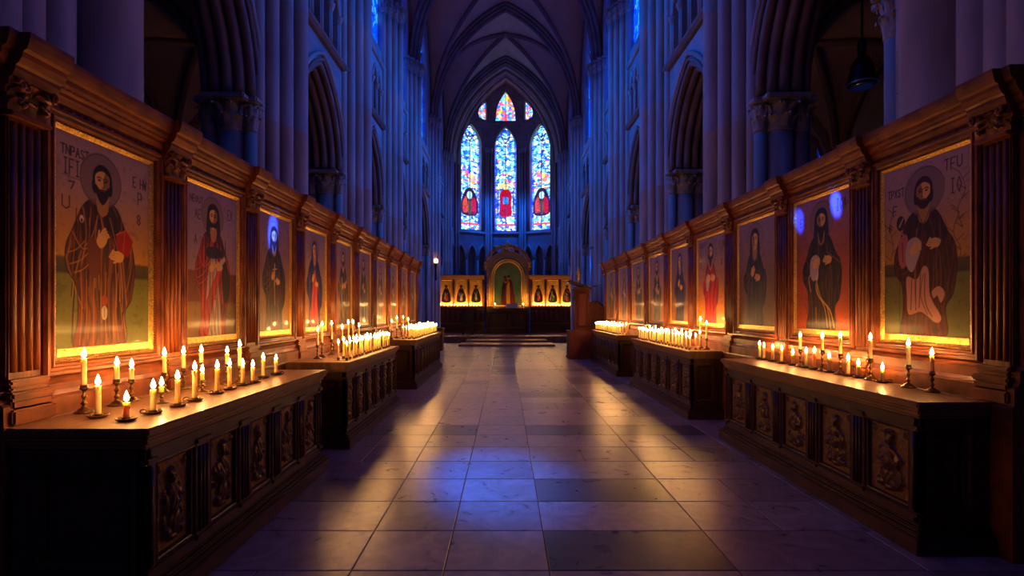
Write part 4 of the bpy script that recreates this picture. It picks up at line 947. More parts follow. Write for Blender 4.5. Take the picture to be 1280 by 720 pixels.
# ------------------------------------------------------------------ apse
FAC=[((-4.0,33.2),(-3.55,35.9)),((-3.55,35.9),(-1.25,37.0)),((-1.25,37.0),(1.25,37.0)),((1.25,37.0),(3.55,35.9)),((3.55,35.9),(4.0,33.2))]
def stained(nx,H,W_,kind,seed):
    c=Canvas(nx,max(int(nx*H/W_),8),H/W_,(.1,.3,.9),seed); h=H/W_
    rs=np.random.RandomState(seed)
    # cells
    N=int(120*h) if kind!='small' else 110
    cx=rs.rand(N); cy=rs.rand(N)*h
    pal=[(.5,.8,1),(.8,.93,1),(.25,.55,1),(.08,.28,.95),(.6,.85,1),(.4,.75,.95),(.9,.93,.88),(.15,.4,1)]
    if kind=='small': pal=[(.1,.35,1),(.3,.7,1),(.6,.9,1),(.95,.7,.2),(.9,.35,.2),(.2,.5,1),(.8,.3,.5)]
    pc=np.array([s2l(pal[rs.randint(len(pal))]) for _ in range(N)])
    if kind!='small':
        acc=[(1,.5,.15),(.9,.2,.2),(1,.85,.3),(.7,.2,.6)]
        for i in range(N):
            v=cy[i]/h
            if rs.rand()<(.22 if .36<v<.56 else .03): pc[i]=s2l(acc[rs.randint(4)])
    d1=np.full(c.U.shape,9.); d2=np.full(c.U.shape,9.); idx=np.zeros(c.U.shape,int)
    for i in range(N):
        d=np.abs(c.U-cx[i])*.9+np.abs(c.V-cy[i])*1.1+.3*np.hypot(c.U-cx[i],c.V-cy[i])
        m1=d<d1; d2=np.where(m1,d1,np.minimum(d2,d)); idx=np.where(m1,i,idx); d1=np.where(m1,d,d1)
    c.a=pc[idx]*(.75+.5*c.noise(20))[...,None]
    lead=np.clip(1-(d2-d1)/.022,0,1); c.blend(lead*.6,(.02,.05,.25))
    if kind!='small':
        # border strips
        e=np.minimum(c.U,1-c.U); c.blend(np.clip((.075-e)/.02,0,1)*.9,(.05,.18,.95)); c.blend(np.clip((.03-np.abs(e-.09))/.015-.6,0,1),(.02,.03,.2))
        c.blend(np.clip((.022-np.abs(c.U-.5))/.02,0,1),(.01,.02,.12))
        for z in np.arange(.3,h,.33): c.blend(np.clip((.018-np.abs(c.V-z))/.015,0,1)*.8,(.01,.03,.2))
        cv=h-1.0   # tracery head
        c.line([(0,h-.62),(.25,h-.42),(.5,h-.70),(.75,h-.42),(1,h-.62)],.05,(.01,.03,.2)); c.ring(.5,h-.32,.2,.05,(.01,.03,.25)); c.line([(.0,h-.5),(.5,h-.75),(1,h-.5)],.04,(.02,.03,.2))
        if kind=='center':
            c.poly([(.24,.75),(.24,1.3),(.22,1.7),(.34,1.95),(.5,2.0),(.66,1.95),(.78,1.7),(.76,1.3),(.76,.75)],(.55,.02,.05)); c.poly([(.38,1.3),(.62,1.3),(.62,1.6),(.38,1.6)],(.1,.45,1),sm=False)
            c.ell(.5,2.08,.11,.13,(.95,.75,.4)); c.line([(.25,2.15),(.4,2.2)],.1,(1,.8,.2)); c.line([(.62,2.2),(.78,2.15)],.1,(1,.8,.2)); c.line([(.14,.8),(.16,1.9)],.05,(.1,.05,.5)); c.line([(.86,.8),(.84,1.9)],.05,(.1,.05,.5))
            c.line([(.5,.75),(.5,1.3)],.025,(.35,.0,.05))
        else:
            c.poly([(.15,.75),(.12,1.4),(.3,1.85),(.5,1.95),(.7,1.85),(.88,1.4),(.85,.75)],(.12,.05,.12)); c.poly([(.2,.85),(.18,1.3),(.34,1.55),(.42,.9)],(.62,.2,.06)); c.poly([(.62,.85),(.60,1.5),(.8,1.4),(.82,.85)],(.55,.05,.08)); c.ell(.5,1.62,.12,.17,(.6,.85,.95)); c.poly([(.44,.8),(.44,1.35),(.56,1.35),(.58,.8)],(.3,.25,.1))
            c.ell(.62,2.4,.18,.22,(.95,.45,.2),.7); c.ell(.35,2.6,.12,.15,(.85,.25,.3),.7); c.ell(.55,2.5,.1,.12,(1,.8,.4),.8)
        c.blend(lead*.75,(.02,.04,.2)); c.a*=(.7+.6*c.noise(18))[...,None]
        c.blend(np.clip((.05-np.abs(c.V-.33))/.02,0,1)*(np.abs(c.U-.5)<.4),(.85,.2,.12))
    else:
        c.blend(np.clip((.03-np.abs(c.U-.5))/.02,0,1),(.01,.02,.12))
    return c
def glass_panel(P,u0,u1,z0,z1,inside,kind,seed,nm,nx):
    Wd=u1-u0; H=z1-z0; c=stained(nx,H,Wd,kind,seed); mb=MB(); keep=[]
    U,V=c.U,c.V
    idx={}
    col=[]; cc=c.colors()
    vs=[]
    for j in range(c.ny):
        for i in range(c.nx): vs.append(P(u0+Wd*i/(c.nx-1),z0+H*j/(c.ny-1),-.28))
    fs=[]
    for j in range(c.ny-1):
        for i in range(c.nx-1):
            if inside(u0+Wd*(i+.5)/(c.nx-1),z0+H*(j+.5)/(c.ny-1)): fs.append((j*c.nx+i,j*c.nx+i+1,(j+1)*c.nx+i+1,(j+1)*c.nx+i))
    usedv=sorted({a for f in fs for a in f}); mp={a:n for n,a in enumerate(usedv)}
    mb.add([vs[a] for a in usedv],[[mp[a] for a in f] for f in fs])
    o=mb.build(nm,M['glass'],None,recalc=False,colors=cc[usedv]); structure(o)
def in_poly(poly):
    def f(x,y):
        r=False; n=len(poly)
        for i in range(n):
            x1,y1=poly[i]; x2,y2=poly[(i+1)%n]
            if (y1>y)!=(y2>y) and x<(x2-x1)*(y-y1)/(y2-y1)+x1: r=not r
        return r
    return f
wall=MB(); rib=MB(); wn=22; recess=MB()
for fi,(A,B) in enumerate(FAC):
    A=Vector((*A,0)); B=Vector((*B,0)); L=(B-A).length; t=(B-A)/L; n=Vector((t.y,-t.x,0))
    if n.dot(Vector((0,30,0))-A)<0: n=-n
    def P(u,z,d,A=A,t=t,n=n): q=A+t*u+n*d; return (q.x,q.y,z)
    holes=[]
    if 1<=fi<=3:
        if fi==2: uc=L/2
        elif fi==1: uc=L-((-1.25)-(-2.46))/abs(t.x)
        else: uc=(2.46-1.25)/abs(t.x)
        hw=.77; lan=[(uc-hw,7.35),(uc+hw,7.35)]+parch(uc-hw,uc+hw,13.3,14.85,8); holes.append(lan)
        glass_panel(P,uc-hw-.02,uc+hw+.02,7.3,14.9,in_poly([(u,z) for u,z in [(uc-hw-.02,7.3),(uc+hw+.02,7.3)]+parch(uc-hw-.02,uc+hw+.02,13.3,14.9,8)]),'center' if fi==2 else 'side',50+fi,'window_%d'%wn,44); wn+=1
        if fi==2: up=[(uc-.74,15.25),(uc+.74,15.25)]+parch(uc-.74,uc+.74,15.5,17.45,8)
        else:
            i0=(L-.12) if fi==1 else .12; sg=-1 if fi==1 else 1
            up=[(i0,15.3),(i0,16.85),(i0+sg*.35,16.55),(i0+sg*.62,16.1),(i0+sg*.72,15.75),(i0+sg*.62,15.42),(i0+sg*.3,15.3)]
            if sg<0: up=up[::-1]
        holes.append(up)
        us=[u for u,z in up]; zs=[z for u,z in up]
        glass_panel(P,min(us)-.02,max(us)+.02,min(zs)-.02,max(zs)+.02,in_poly(up),'small',60+fi,'window_%d'%wn,30); wn+=1
        # mouldings
        for off,d,r in ((.06,.03,.06),(.18,.05,.05)):
            rib.tube([P(u,z,d) for u,z in [(uc+hw+off,7.35)]+parch(uc-hw-off,uc+hw+off,13.3,14.85+off,10)+[(uc-hw-off,7.35)]],r,8)
        rib.tube([P(uc,7.35,-.24),P(uc,13.6,-.24)],.03,6)
        rib.tube([P(u,z,.02) for u,z in up],.05,6,closed=True)
        rib.extrude([(0,7.0),(.1,7.03),(.18,7.12),(.14,7.22),(0,7.26)],lambda p,q,a:P(a,q,p),0,L)
        for zz in (15.05,): rib.extrude([(0,zz-.08),(.06,zz-.05),(.06,zz+.05),(0,zz+.08)],lambda p,q,a:P(a,q,p),0,L)
    else:
        uc=L/2; hw=.70; lan=[(uc-hw,7.35),(uc+hw,7.35)]+parch(uc-hw,uc+hw,13.3,14.6,8); holes.append(lan)
        g=MB(); tr=tessellate_polygon([[Vector((u,z,0)) for u,z in lan]]); g.add([P(u,z,-.28) for u,z in lan],[list(t_) for t_ in tr]); structure(g.build('window_%d'%wn,M['blue_glass'])); wn+=1
        rib.tube([P(u,z,.03) for u,z in [(uc+hw+.06,7.35)]+parch(uc-hw-.06,uc+hw+.06,13.3,14.7,10)+[(uc-hw-.06,7.35)]],.06,8); rib.tube([P(uc,7.35,-.24),P(uc,13.9,-.24)],.04,6)
    # blind arcade
    na=max(int(L/.78),2)
    for q in range(na):
        a=L*q/na+.12; b=L*(q+1)/na-.12
        holes.append([(a,2.2),(b,2.2)]+parch(a,b,5.4,6.2,6))
        rib.tube([P(u,z,.02) for u,z in parch(a-.04,b+.04,5.4,6.3,8)],.055,6)
    for q in range(na+1):
        u=L*q/na; rib.tube([P(u,2.2,.03),P(u,5.3,.03)],.07,8); rib.lathe([(.07,0),(.12,.14),(.13,.18)],*P(u,5.2,.03),n=8)
    holed(wall,[(0,0),(L,0),(L,19),(0,19)],holes,P,.40)
    recess.add([P(0,2,-.405),P(L,2,-.405),P(L,6.6,-.405),P(0,6.6,-.405)],[(0,1,2,3)])
    recess.add([P(0,7,-.405),P(L,7,-.405),P(L,19,-.405),P(0,19,-.405)],[(0,1,2,3)])
    # corner shafts
    for (u,r) in ((.0,.11),(.22,.07),(L-.22,.07)):
        rib.tube([P(u,.3,.12),P(u,12.9,.12)],r,10); rib.lathe([(r,0),(r*1.3,.1),(r*1.7,.3),(r*1.8,.36)],*P(u,12.9,.12),n=10)
structure(wall.build('wall_apse',M['stone'])); structure(recess.build('wall_apse_recess',M['stone']))
vb=MB()
sec=[(33.2,4.0,0),(34.4,3.85,0),(35.9,3.6,0),(37.6,3.2,0)]
vb.grid(37,4,lambda a,b:(lambda s,y:(lambda q:(q[0],y,q[1]))(parch(-s,s,SPR,SPR+RISE,18)[int(round(a*36))]))(sec[int(round(b*3))][1],sec[int(round(b*3))][0]))
structure(vb.build('ceiling_apse',M['vault'],recalc=False))
for (y,s,r) in ((33.6,3.8,.12),(34.1,3.72,.09),(34.9,3.6,.12),(35.3,3.52,.08),(35.8,3.35,.12)):
    rib.tube([(x,y,z) for x,z in parch(-s,s,SPR,SPR+RISE-.12,18)],r,8)
structure(rib.build('trim_7',M['stone_shaft']))

# ------------------------------------------------------------------ altar group
YA=30.0; ZF=.30
alt=thing('altar_table','dark carved wooden altar table standing before the central shrine','altar',(.1,YA-.2,ZF))
mb=MB(); mb.bbox(-1.0,1.2,YA-.55,YA+.1,ZF+.12,1.62,.02); mb.build('body',M['wood_dark'],alt)
mb=MB(); mb.bbox(-1.15,1.35,YA-.7,YA+.15,1.62,1.72,.02); mb.bbox(-1.08,1.28,YA-.63,YA+.12,1.55,1.62,.02); mb.build('worktop',M['wood_dark'],alt)
mb=MB(); mb.bbox(-1.12,1.32,YA-.66,YA+.12,ZF,ZF+.14,.02); mb.build('plinth',M['wood_dark'],alt)
for q in range(2):
    mb=MB(); x0=-.95+q*1.08; E=lambda u,z,d:(u,YA-.55-d,z); ring_frame(mb,E,x0,x0+1.0,.55,1.5,[(0,0),(0,.03),(.03,.04),(.07,.02),(.1,.0)]); mb.build('panel_frame',M['wood'],alt)
for q in (-1.06,1.26):
    mb=MB(); mb.lathe([(.07,0),(.05,.06),(.04,.2),(.06,.4),(.035,.6),(.05,.9),(.07,1.08)],q,YA-.62,ZF+.14,n=10); mb.build('turned_post',M['wood'],alt)
bk=MB(); bk.bbox(.02,.72,YA-.45,YA-.1,1.73,1.98,.015); tag(bk.build('linen_covered_box',M['linen']),'white linen-covered box lying on the altar table','box')
# sideboards
for sd in (-1,1):
    x0,x1=(-4.0,-1.25) if sd<0 else (1.45,4.1)
    side='left' if sd<0 else 'right'
    r=thing('carved_sideboard',f'long carved dark sideboard beneath the gold icons {side} of the altar','sideboard',((x0+x1)/2,YA,ZF))
    mb=MB(); mb.bbox(x0,x1,YA-.25,YA+.3,ZF,1.72,.02); mb.build('body',M['wood_dark'],r)
    mb=MB(); mb.bbox(x0-.04,x1+.04,YA-.32,YA+.32,1.72,1.82,.02); mb.build('worktop',M['wood'],r)
    n=9
    for i in range(n):
        a=x0+.06+(x1-x0-.12)*i/n; b=x0+.06+(x1-x0-.12)*(i+1)/n
        mb=MB(); E=lambda u,z,d:(u,YA-.25-d,z); relief(mb,E,a+.04,b-.04,.95,1.62,700+i+sd*20,amp=.06,kind='scroll',nu=10,nv=20); mb.build('carved_panel',[M['carve_ground'],M['wood_dark']],r,recalc=False)
        mb=MB(); mb.tube([(b,YA-.28,.9),(b,YA-.28,1.66)],.03,6); mb.build('stile',M['wood'],r)
    mb=MB(); mb.bbox(x0,x1,YA-.30,YA-.24,.80,.88,.01); mb.bbox(x0,x1,YA-.30,YA-.24,ZF,ZF+.12,.01); mb.build('rail',M['wood'],r)
    # reredos with three gold icons
    r=thing('gilded_icon_screen',f'low gilded screen of three gold icons {side} of the central shrine','screen',((x0+x1)/2,YA+.25,1.82))
    mb=MB(); mb.bbox(x0-.02,x1,YA+.2,YA+.3,1.82,3.5,.01); mb.build('back_panel',M['wood'],r)
    mb=MB(); mb.bbox(x0-.06,x1,YA+.08,YA+.34,3.5,3.58,.015); mb.bbox(x0-.1,x1,YA+.02,YA+.36,3.58,3.68,.015); mb.bbox(x0-.02,x1,YA+.12,YA+.3,3.42,3.5,.01); mb.build('cornice',M['gold_dark'],r)
    n=3; pw=(x1-x0)/3
    for i in range(4):
        u=x0+.06+(x1-x0-.12)*i/3; mb=MB(); mb.tube([(u,YA+.17,1.84),(u,YA+.17,3.44)],.055,8); mb.build('column',M['wood'],r)
    for i in range(3):
        a=x0+.06+(x1-x0-.12)*i/3+.11; b=x0+.06+(x1-x0-.12)*(i+1)/3-.11
        pos=['outer','middle','inner'] if sd<0 else ['inner','middle','outer']
        ic=thing('gold_icon',f'small gold-ground icon of a dark saint, {pos[i]} one {side} of the shrine','icon',((a+b)/2,YA+.2,1.9),'gold icons beside the altar')
        E=lambda u,z,d:(u,YA+.2-d,z)
        mb=MB(); ring_frame(mb,E,a-.05,b+.05,1.88,3.4,[(0,0),(0,.04),(.02,.05),(.045,.03),(.05,.01)]); mb.build('gilt_frame',M['gilt'],ic)
        Wd=b-a; H=1.42; nx=34; c=Canvas(nx,int(nx*H/Wd),H/Wd,(.98,.74,.22),80+i+sd*5); hh=H/Wd
        c.a*=(.8+.4*c.noise(8))[...,None]
        D=(.12,.07,.04); rg=random.Random(90+i*3+sd)
        c.ring(.5,hh*.70,.27,.03,(.5,.25,.06)); c.poly([(.5,hh*.76),(.27,hh*.60),(.10,hh*.32),(.15,hh*.12),(.85,hh*.12),(.91,hh*.34),(.74,hh*.60)],D); c.ell(.5,hh*.72,.12,.15,(.45,.26,.12)); c.ell(.5,hh*.785,.14,.09,D)
        c.poly([(.45,hh*.5),(.6,hh*.42),(.62,hh*.2),(.42,hh*.2)],rg.choice([(.5,.12,.06),(.5,.45,.3),(.16,.28,.16)]))
        for q in range(7): c.line([(rg.uniform(.25,.75),hh*rg.uniform(.2,.6)),(rg.uniform(.25,.75),hh*rg.uniform(.2,.6))],.03,rg.choice([(.8,.6,.3),(.7,.7,.6),D]),.8)
        mb=MB(); mb.grid(c.nx,c.ny,lambda p,q:E(a+p*Wd,1.92+q*H,.012),smooth=False); mb.build('painted_panel',M['paint_gold'],ic,recalc=False,colors=c.colors())
    for i in range(13):
        x=x0+.14+(x1-x0-.28)*(i+.5)/13
        cup(4+R.choice((0,1)),x,YA-.10+R.uniform(-.06,.06),1.82,f'small lit candle on the sideboard {side} of the altar',f'candles on the {side} altar sideboard')
# central shrine
sx=.13; sh=thing('altar_shrine','gilded arched shrine with carved crest and green painting above the altar','shrine',(sx,YA+.3,ZF))
hw=1.25
mb=MB(); mb.bbox(sx-hw,sx+hw,YA+.16,YA+.46,ZF,1.85,.02); mb.build('base',M['wood_dark'],sh)
E=lambda u,z,d:(sx+u,YA+.3-d,z)
# arched body plate with arched hole
mb=MB(); def_o=[(-hw,1.85),(hw,1.85),(hw,4.0)]+[(hw*math.cos(a),4.0+1.12*math.sin(a)**.9) for a in [PI*i/16 for i in range(1,16)]]+[(-hw,4.0)]
hole=[(-.80,1.9),(.80,1.9),(.80,3.6)]+[(.80*math.cos(a),3.6+.85*math.sin(a)) for a in [PI*i/14 for i in range(1,14)]]+[(-.80,3.6)]
holed(mb,def_o,[hole],E,.16); 
nn=len(def_o); mb.add([E(u,z,0) for u,z in def_o]+[E(u,z,-.2) for u,z in def_o],[(i,(i+1)%nn,nn+(i+1)%nn,nn+i) for i in range(nn)])
mb.build('arched_body',M['gold_dark'],sh)
mb=MB()
for off,d,r in ((.05,.03,.05),(.17,.05,.06),(.30,.03,.045)):
    mb.tube([E(u,z,d) for u,z in [(.80+off,1.9),(.80+off,3.0),(.80+off,3.6)]+[((.80+off)*math.cos(a),3.6+(.85+off)*math.sin(a)) for a in [PI*i/18 for i in range(1,18)]]+[(-.80-off,3.6),(-.80-off,3.0),(-.80-off,1.9)]],r,8)
mb.build('arch_moulding',M['gilt'],sh)
mb=MB(); rg=random.Random(5)
def gable(t): # from left shoulder to apex to right shoulder
    a=PI*(1-t); return (1.30*math.cos(a),4.05+1.30*math.sin(a)**.95)
for i in range(31):
    u,z=gable(i/30); o=Vector((u,-.3,(z-4.0))).normalized(); b=Vector(E(u,z-.05,.06)); s_=.16+.05*(i%3==0)
    pts=[]
    for k in range(9):
        a=k*.7+rg.random(); rr=s_*.6*(1-k/11); pts.append(b+Vector((rr*math.cos(a),-.02*k*.5,rr*math.sin(a)+.04)))
    mb.tube(pts,[.045*(1-k/12) for k in range(9)],6)
    mb.leaf(b,Vector((o.x,-1,.2)),.14,.2*(.8+.6*rg.random()),.08)
for sg in (-1,1):  # finials on the shoulders, side drops
    x,z=sg*1.33,4.15; mb.lathe([(.10,0),(.14,.05),(.07,.12),(.12,.2),(.10,.3),(.03,.38)],sx+x,YA+.24,z,n=8)
    for k in range(7): mb.leaf(E(sg*1.18,2.1+.28*k,.02),Vector((sg*.6,-1,0)),.16,.26,.08)
    mb.tube([E(sg*1.08,1.9,.06),E(sg*1.08,4.1,.06)],.07,10)
mb.lathe([(.16,0),(.2,.06),(.1,.14),(.17,.24),(.12,.34),(.02,.5)],sx,YA+.22,5.25,n=8)
for sg in (-1,1):
    for k in range(3): mb.leaf(E(sg*(.1+.13*k),5.15-.05*k,.05),Vector((sg,-.7,.2)),.16,.3,.12)
mb.build('carved_crest',M['gold_dark'],sh)
Wd,H=1.66,2.6; nx=60; c=Canvas(nx,int(nx*H/Wd),H/Wd,(.30,.42,.22),77); hh=H/Wd
c.vgrad([(0,(.25,.28,.12)),(hh*.4,(.30,.44,.24)),(hh*.8,(.42,.52,.26)),(hh,(.50,.50,.22))]); c.a*=(.75+.5*c.noise(5))[...,None]
c.poly([(.30,.02),(.28,.5),(.34,.85),(.45,.95),(.62,.92),(.70,.6),(.74,.02)],(.30,.09,.04)); c.poly([(.46,.04),(.45,.6),(.5,.8),(.56,.8),(.57,.04)],(.72,.52,.24)); c.poly([(.28,.5),(.34,.85),(.42,.9),(.40,.5),(.36,.1),(.3,.05)],(.18,.07,.04))
c.ell(.40,.98,.055,.075,(.42,.2,.12)); c.ell(.52,.99,.06,.08,(.55,.36,.18)); c.line([(.36,.9),(.42,.82),(.5,.88)],.05,(.6,.35,.18)); c.line([(.5,.95),(.58,1.0)],.04,(.65,.45,.2)); c.ell(.4,1.04,.05,.03,(.15,.07,.04)); c.ell(.53,1.05,.05,.035,(.15,.07,.04))
for q in range(6): c.line([(.32+.07*q,.06),(.34+.06*q,.6)],.012,(.5,.2,.08),.7)
keep=in_poly(hole); mb=MB(); vs=[]; fs=[]
for j in range(c.ny):
    for i in range(c.nx): vs.append(E(-Wd/2+Wd*i/(nx-1),1.88+H*j/(c.ny-1),-.12))
for j in range(c.ny-1):
    for i in range(nx-1): fs.append((j*nx+i,j*nx+i+1,(j+1)*nx+i+1,(j+1)*nx+i))
mb.add(vs,fs); mb.build('painted_panel',M['paint'],sh,recalc=False,colors=c.colors())
mb=MB(); mb.bbox(sx-.83,sx+.83,YA+.44,YA+.47,1.86,4.5,.005); mb.build('backing',M['wood_dark'],sh)
for q,x in (('left',-.62),('right',1.02)):
    o=make_candle('dish',.03,.20,.045,'pillar_candle','pillar_flame'); place(o,x,YA-.3,1.72,f'thick white candle at the {q} end of the altar table','pillar candles on the altar')

# ------------------------------------------------------------------ pulpit and other furniture
px,py=2.47,17.1
pu=thing('pulpit','tall mahogany lectern pulpit on a square plinth beyond the right cabinets','pulpit',(px,py,0))
mb=MB(); mb.bbox(px-.38,px+.38,py-.38,py+.38,0,.90,.02); mb.bbox(px-.41,px+.41,py-.41,py+.41,.88,.94,.015); mb.bbox(px-.41,px+.41,py-.41,py+.41,0,.08,.015); mb.build('plinth',M['mahogany'],pu)
mb=MB(); mb.bbox(px-.17,px+.30,py-.22,py+.25,.94,2.30,.02)
mb.build('column',M['mahogany'],pu)
mb=MB(); E=lambda u,z,d:(px+u,py-.22-d,z); ring_frame(mb,E,-.12,.25,1.02,2.2,[(0,0),(0,.02),(.03,.03),(.06,.01),(.07,0)]); mb.tube([(px-.18,py-.20,.98),(px-.18,py-.20,1.5)],.018,8); mb.build('corner_moulding',M['mahogany'],pu)
mb=MB(); mb.add([(px-.34,py-.34,2.52),(px+.34,py-.34,2.28),(px+.34,py+.34,2.28),(px-.34,py+.34,2.52),(px-.36,py-.34,2.60),(px+.34,py-.34,2.36),(px+.34,py+.34,2.36),(px-.36,py+.34,2.60)],[(0,3,2,1),(4,5,6,7),(0,1,5,4),(1,2,6,5),(2,3,7,6),(3,0,4,7)])
mb.bbox(px-.24,px+.33,py-.28,py+.3,2.28,2.36,.015); mb.tube([(px-.36,py-.36,2.56),(px-.36,py+.36,2.56)],.03,8); mb.build('book_desk',M['wood_dark'],pu)
mb=MB(); mb.lathe([(.0,.30),(.02,.30),(.045,.26),(.03,.2),(.035,.1),(.06,.03),(.06,0)],px-.20,py-.24,1.95,n=8); mb.build('carved_boss',M['brass'],pu)
# gilded statuette standing on the book desk
px+=.08
st=thing('gilded_statuette','small gilded statuette standing on top of the mahogany pulpit','statuette',(px-.13,py-.1,2.52))
mb=MB(); mb.lathe([(.085,0),(.09,.03),(.06,.05),(.065,.12),(.075,.2),(.06,.28),(.07,.34),(.065,.40),(.025,.44),(.03,.47),(.035,.50),(.02,.54)],px-.13,py-.1,2.50,n=12)
for sg in (-1,1): mb.tube([(px-.13+sg*.06,py-.1,2.88),(px-.13+sg*.09,py-.13,2.80),(px-.13+sg*.03,py-.18,2.76)],[.022,.018,.014],6)
mb.build('figure',M['gilt'],st); px-=.08
# tall thin stand behind pulpit
t=thing('candle_stand','thin pale metal stand with a crossbar behind the pulpit','stand',(3.25,19.5,0))
mb=MB(); mb.tube([(3.25,19.5,0),(3.25,19.5,3.95)],.025,8); mb.build('pole',M['steel'],t)
mb=MB(); mb.lathe([(.2,0),(.2,.02),(.05,.05),(.03,.12)],3.25,19.5,0,n=12); mb.build('foot',M['steel'],t)
mb=MB(); mb.tube([(3.0,19.5,2.5),(3.5,19.5,2.52)],.03,8); mb.build('crossbar',M['steel'],t)
mb=MB(); mb.lathe([(.02,0),(.09,.05),(.10,.08),(.02,.08)],3.25,19.5,3.93,n=10); mb.build('drip_pan',M['steel'],t)
# round-backed bench behind far right cabinet
t=thing('arched_chair','dark wooden chair with high rounded back beyond the far right candles','chair',(3.15,17.9,0))
mb=MB(); mb.bbox(2.85,3.45,17.6,18.1,.42,.5,.015); mb.build('seat',M['wood_dark'],t)
bp_=[(-.36,.5),(.36,.5),(.36,1.5)]+[(.36*math.cos(a),1.5+.42*math.sin(a)) for a in [PI*i/12 for i in range(1,12)]]+[(-.36,1.5)]
mb=MB(); mb.extrude(bp_,lambda p,q,a:(3.15+p,a,q),18.1,18.16); mb.tube([(3.15+p,18.1,q) for p,q in bp_[2:]],.03,8); mb.build('backrest',M['wood'],t)
for (x,y) in ((2.9,17.65),(3.4,17.65),(2.9,18.05),(3.4,18.05)):
    mb=MB(); mb.lathe([(.03,0),(.022,.1),(.03,.25),(.028,.43)],x,y,0,n=8); mb.build('leg',M['wood_dark'],t)
# left: low chest and chair near sanctuary
t=thing('low_chest','low dark wooden chest beside the far end of the left cabinets','chest',(-2.75,20.5,0))
mb=MB(); mb.bbox(-3.0,-2.5,20.2,20.8,.0,.82,.02); mb.build('body',M['wood'],t)
mb=MB(); mb.bbox(-3.03,-2.47,20.17,20.83,.82,.90,.015); mb.build('lid',M['wood_dark'],t)
t=thing('high_backed_chair','dark high-backed chair standing left of the altar','chair',(-2.05,27.6,ZF))
mb=MB(); mb.bbox(-2.35,-1.75,27.3,27.8,.72,.80,.015); mb.build('seat',M['wood_dark'],t)
mb=MB(); mb.bbox(-2.33,-1.77,27.76,27.84,.8,1.62,.015); mb.bbox(-2.36,-1.74,27.74,27.86,1.6,1.68,.02); mb.build('backrest',M['wood_dark'],t)
for (x,y) in ((-2.3,27.35),(-1.8,27.35),(-2.3,27.78),(-1.8,27.78)):
    mb=MB(); mb.lathe([(.035,0),(.025,.1),(.035,.3),(.03,.43)],x,y,ZF,n=8); mb.build('leg',M['wood_dark'],t)
# wall lamp left of the altar
t=thing('wall_lamp','small glowing globe lamp on a bracket by the left chancel pier','lamp',(-3.66,27.3,3.2))
mb=MB(); mb.tube([(-3.66,27.0,3.2),(-3.66,26.95,3.9),(-3.66,26.92,4.0)],.035,8); mb.lathe([(.05,0),(.12,.06),(.13,.1),(.06,.1)],-3.66,26.92,3.98,n=10); mb.tube([(-3.66,27.25,3.5),(-3.66,27.0,3.5)],.03,6); mb.build('bracket',M['brass'],t)
mb=MB(); mb.lathe([(.02,0),(.08,.03),(.115,.10),(.115,.16),(.08,.23),(.02,.26)],-3.66,26.92,4.07,n=12); mb.build('globe',M['bulb'],t)
# hanging lantern in the right aisle
lx,ly,lz=5.5,7.9,5.1
t=thing('hanging_lantern','black iron lantern hanging on a rod in the right aisle arch','lantern',(lx,ly,lz))
mb=MB(); mb.tube([(lx,ly,lz+.42),(lx,ly,7.0)],.02,6); mb.lathe([(.05,0),(.06,.05),(.06,.22),(.03,.28)],lx,ly,lz+.42,n=10); mb.build('rod',M['iron'],t)
mb=MB(); mb.lathe([(.21,0),(.22,.02),(.20,.05),(.17,.16),(.15,.28),(.10,.38),(.04,.43)],lx,ly,lz,n=12); mb.build('shade',M['iron'],t)
mb=MB(); mb.tube([(lx+.21*math.cos(a),ly+.21*math.sin(a),lz-.01) for a in [i*PI/8 for i in range(16)]],.014,6,closed=True); mb.lathe([(.14,-.07),(.16,-.05),(.16,-.02)],lx,ly,lz,n=12); mb.build('rim',M['steel'],t)

# ------------------------------------------------------------------ light
def spot(name,loc,tgt,energy,col,size_deg,blend=.4,radius=.2):
    l=bpy.data.lights.new(name,'SPOT'); l.energy=energy; l.color=col; l.spot_size=math.radians(size_deg); l.spot_blend=blend; l.shadow_soft_size=radius
    o=bpy.data.objects.new(name,l); COL.objects.link(o); o.location=loc
    d=Vector(tgt)-Vector(loc); o.rotation_euler=d.to_track_quat('-Z','Y').to_euler(); return o
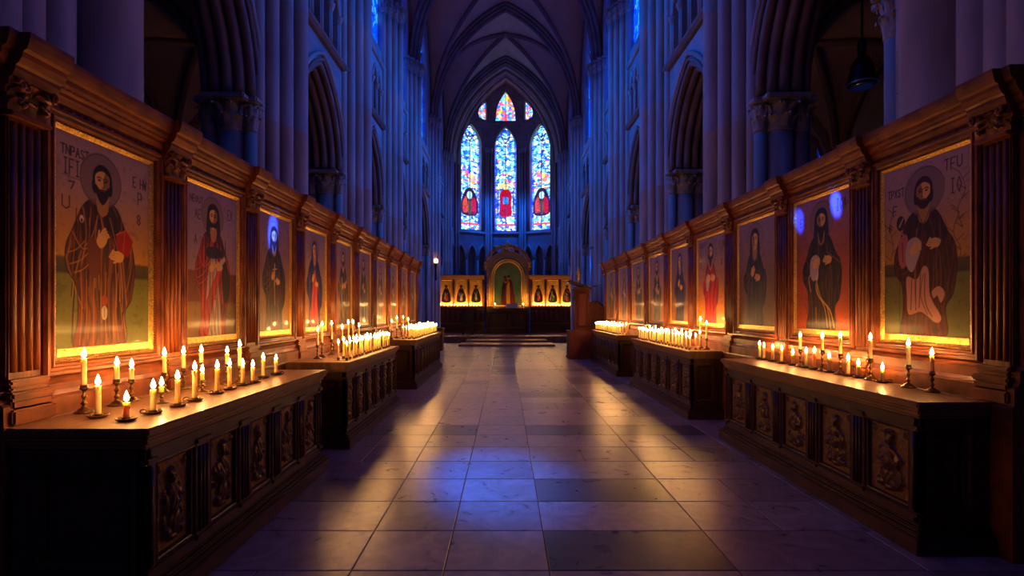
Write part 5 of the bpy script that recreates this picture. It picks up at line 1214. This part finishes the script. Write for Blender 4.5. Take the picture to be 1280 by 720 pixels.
# added spots standing in for blue window reflections on icons and floor
spot('icon_reflection_spot_a',(3.6,6.9,11.5),(-2.64,5.82,2.48),200000,(.01,.06,1),1.5,.7,.02)
spot('icon_reflection_spot_b',(-3.6,7.4,11.2),(3.28,5.09,2.66),260000,(.01,.05,1),.8,.7,.02)
spot('icon_reflection_spot_c',(-3.6,7.8,11.2),(3.28,5.72,2.6),120000,(.01,.05,1),.9,.7,.02)
spot('floor_reflection_spot',(-3.6,19.3,12.6),(-.02,4.9,0),30000,(.0,.14,1),5.0,.9)  # added spot in place of the window's blue reflection in the marble
for sd in (-1,1): spot('apse_fill_spot',(sd*3.3,34.6,10.5),(-sd*1.5,37,5.5),1500,(.0,.10,1),80,.8,.4)  # added fill spots that turn the apse walls bluer
# dusk light through the clerestory, window by window
for sd in (-1,1):
    for k in range(2,len(BY)-1):
        yc=(BY[k]+BY[k+1])/2+.2
        spot('clerestory_daylight',(sd*3.85,yc,11.6),(-sd*4.0,yc-1.0,7.0),{2:120,3:400,4:1200,5:1800}.get(k,2400),(.0,.13,1),72,.8,.5)

w=bpy.data.worlds.new('dusk'); bpy.context.scene.world=w; w.use_nodes=True
w.node_tree.nodes['Background'].inputs[0].default_value=(.01,.03,.12,1); w.node_tree.nodes['Background'].inputs[1].default_value=.1

cam=bpy.data.cameras.new('camera'); co=bpy.data.objects.new('camera',cam); COL.objects.link(co)
co.location=(0,0,1.6); co.rotation_euler=(PI/2,0,0); cam.sensor_width=36; cam.lens=18
cam.shift_x=8/1280; cam.shift_y=28/1280; cam.clip_start=.05; cam.clip_end=200
sc=bpy.context.scene; sc.camera=co
sc.view_settings.view_transform='Standard'; sc.view_settings.look='None'; sc.view_settings.gamma=1; sc.view_settings.exposure=0
try: sc.view_settings.use_curve_mapping=False
except Exception: pass
sc.cycles.use_denoising=True
sc.cycles.max_bounces=6; sc.cycles.diffuse_bounces=4; sc.cycles.glossy_bounces=3; sc.cycles.transmission_bounces=2
sc.cycles.caustics_reflective=False; sc.cycles.caustics_refractive=False
sc.cycles.sample_clamp_indirect=4
sc.cycles.use_light_tree=True
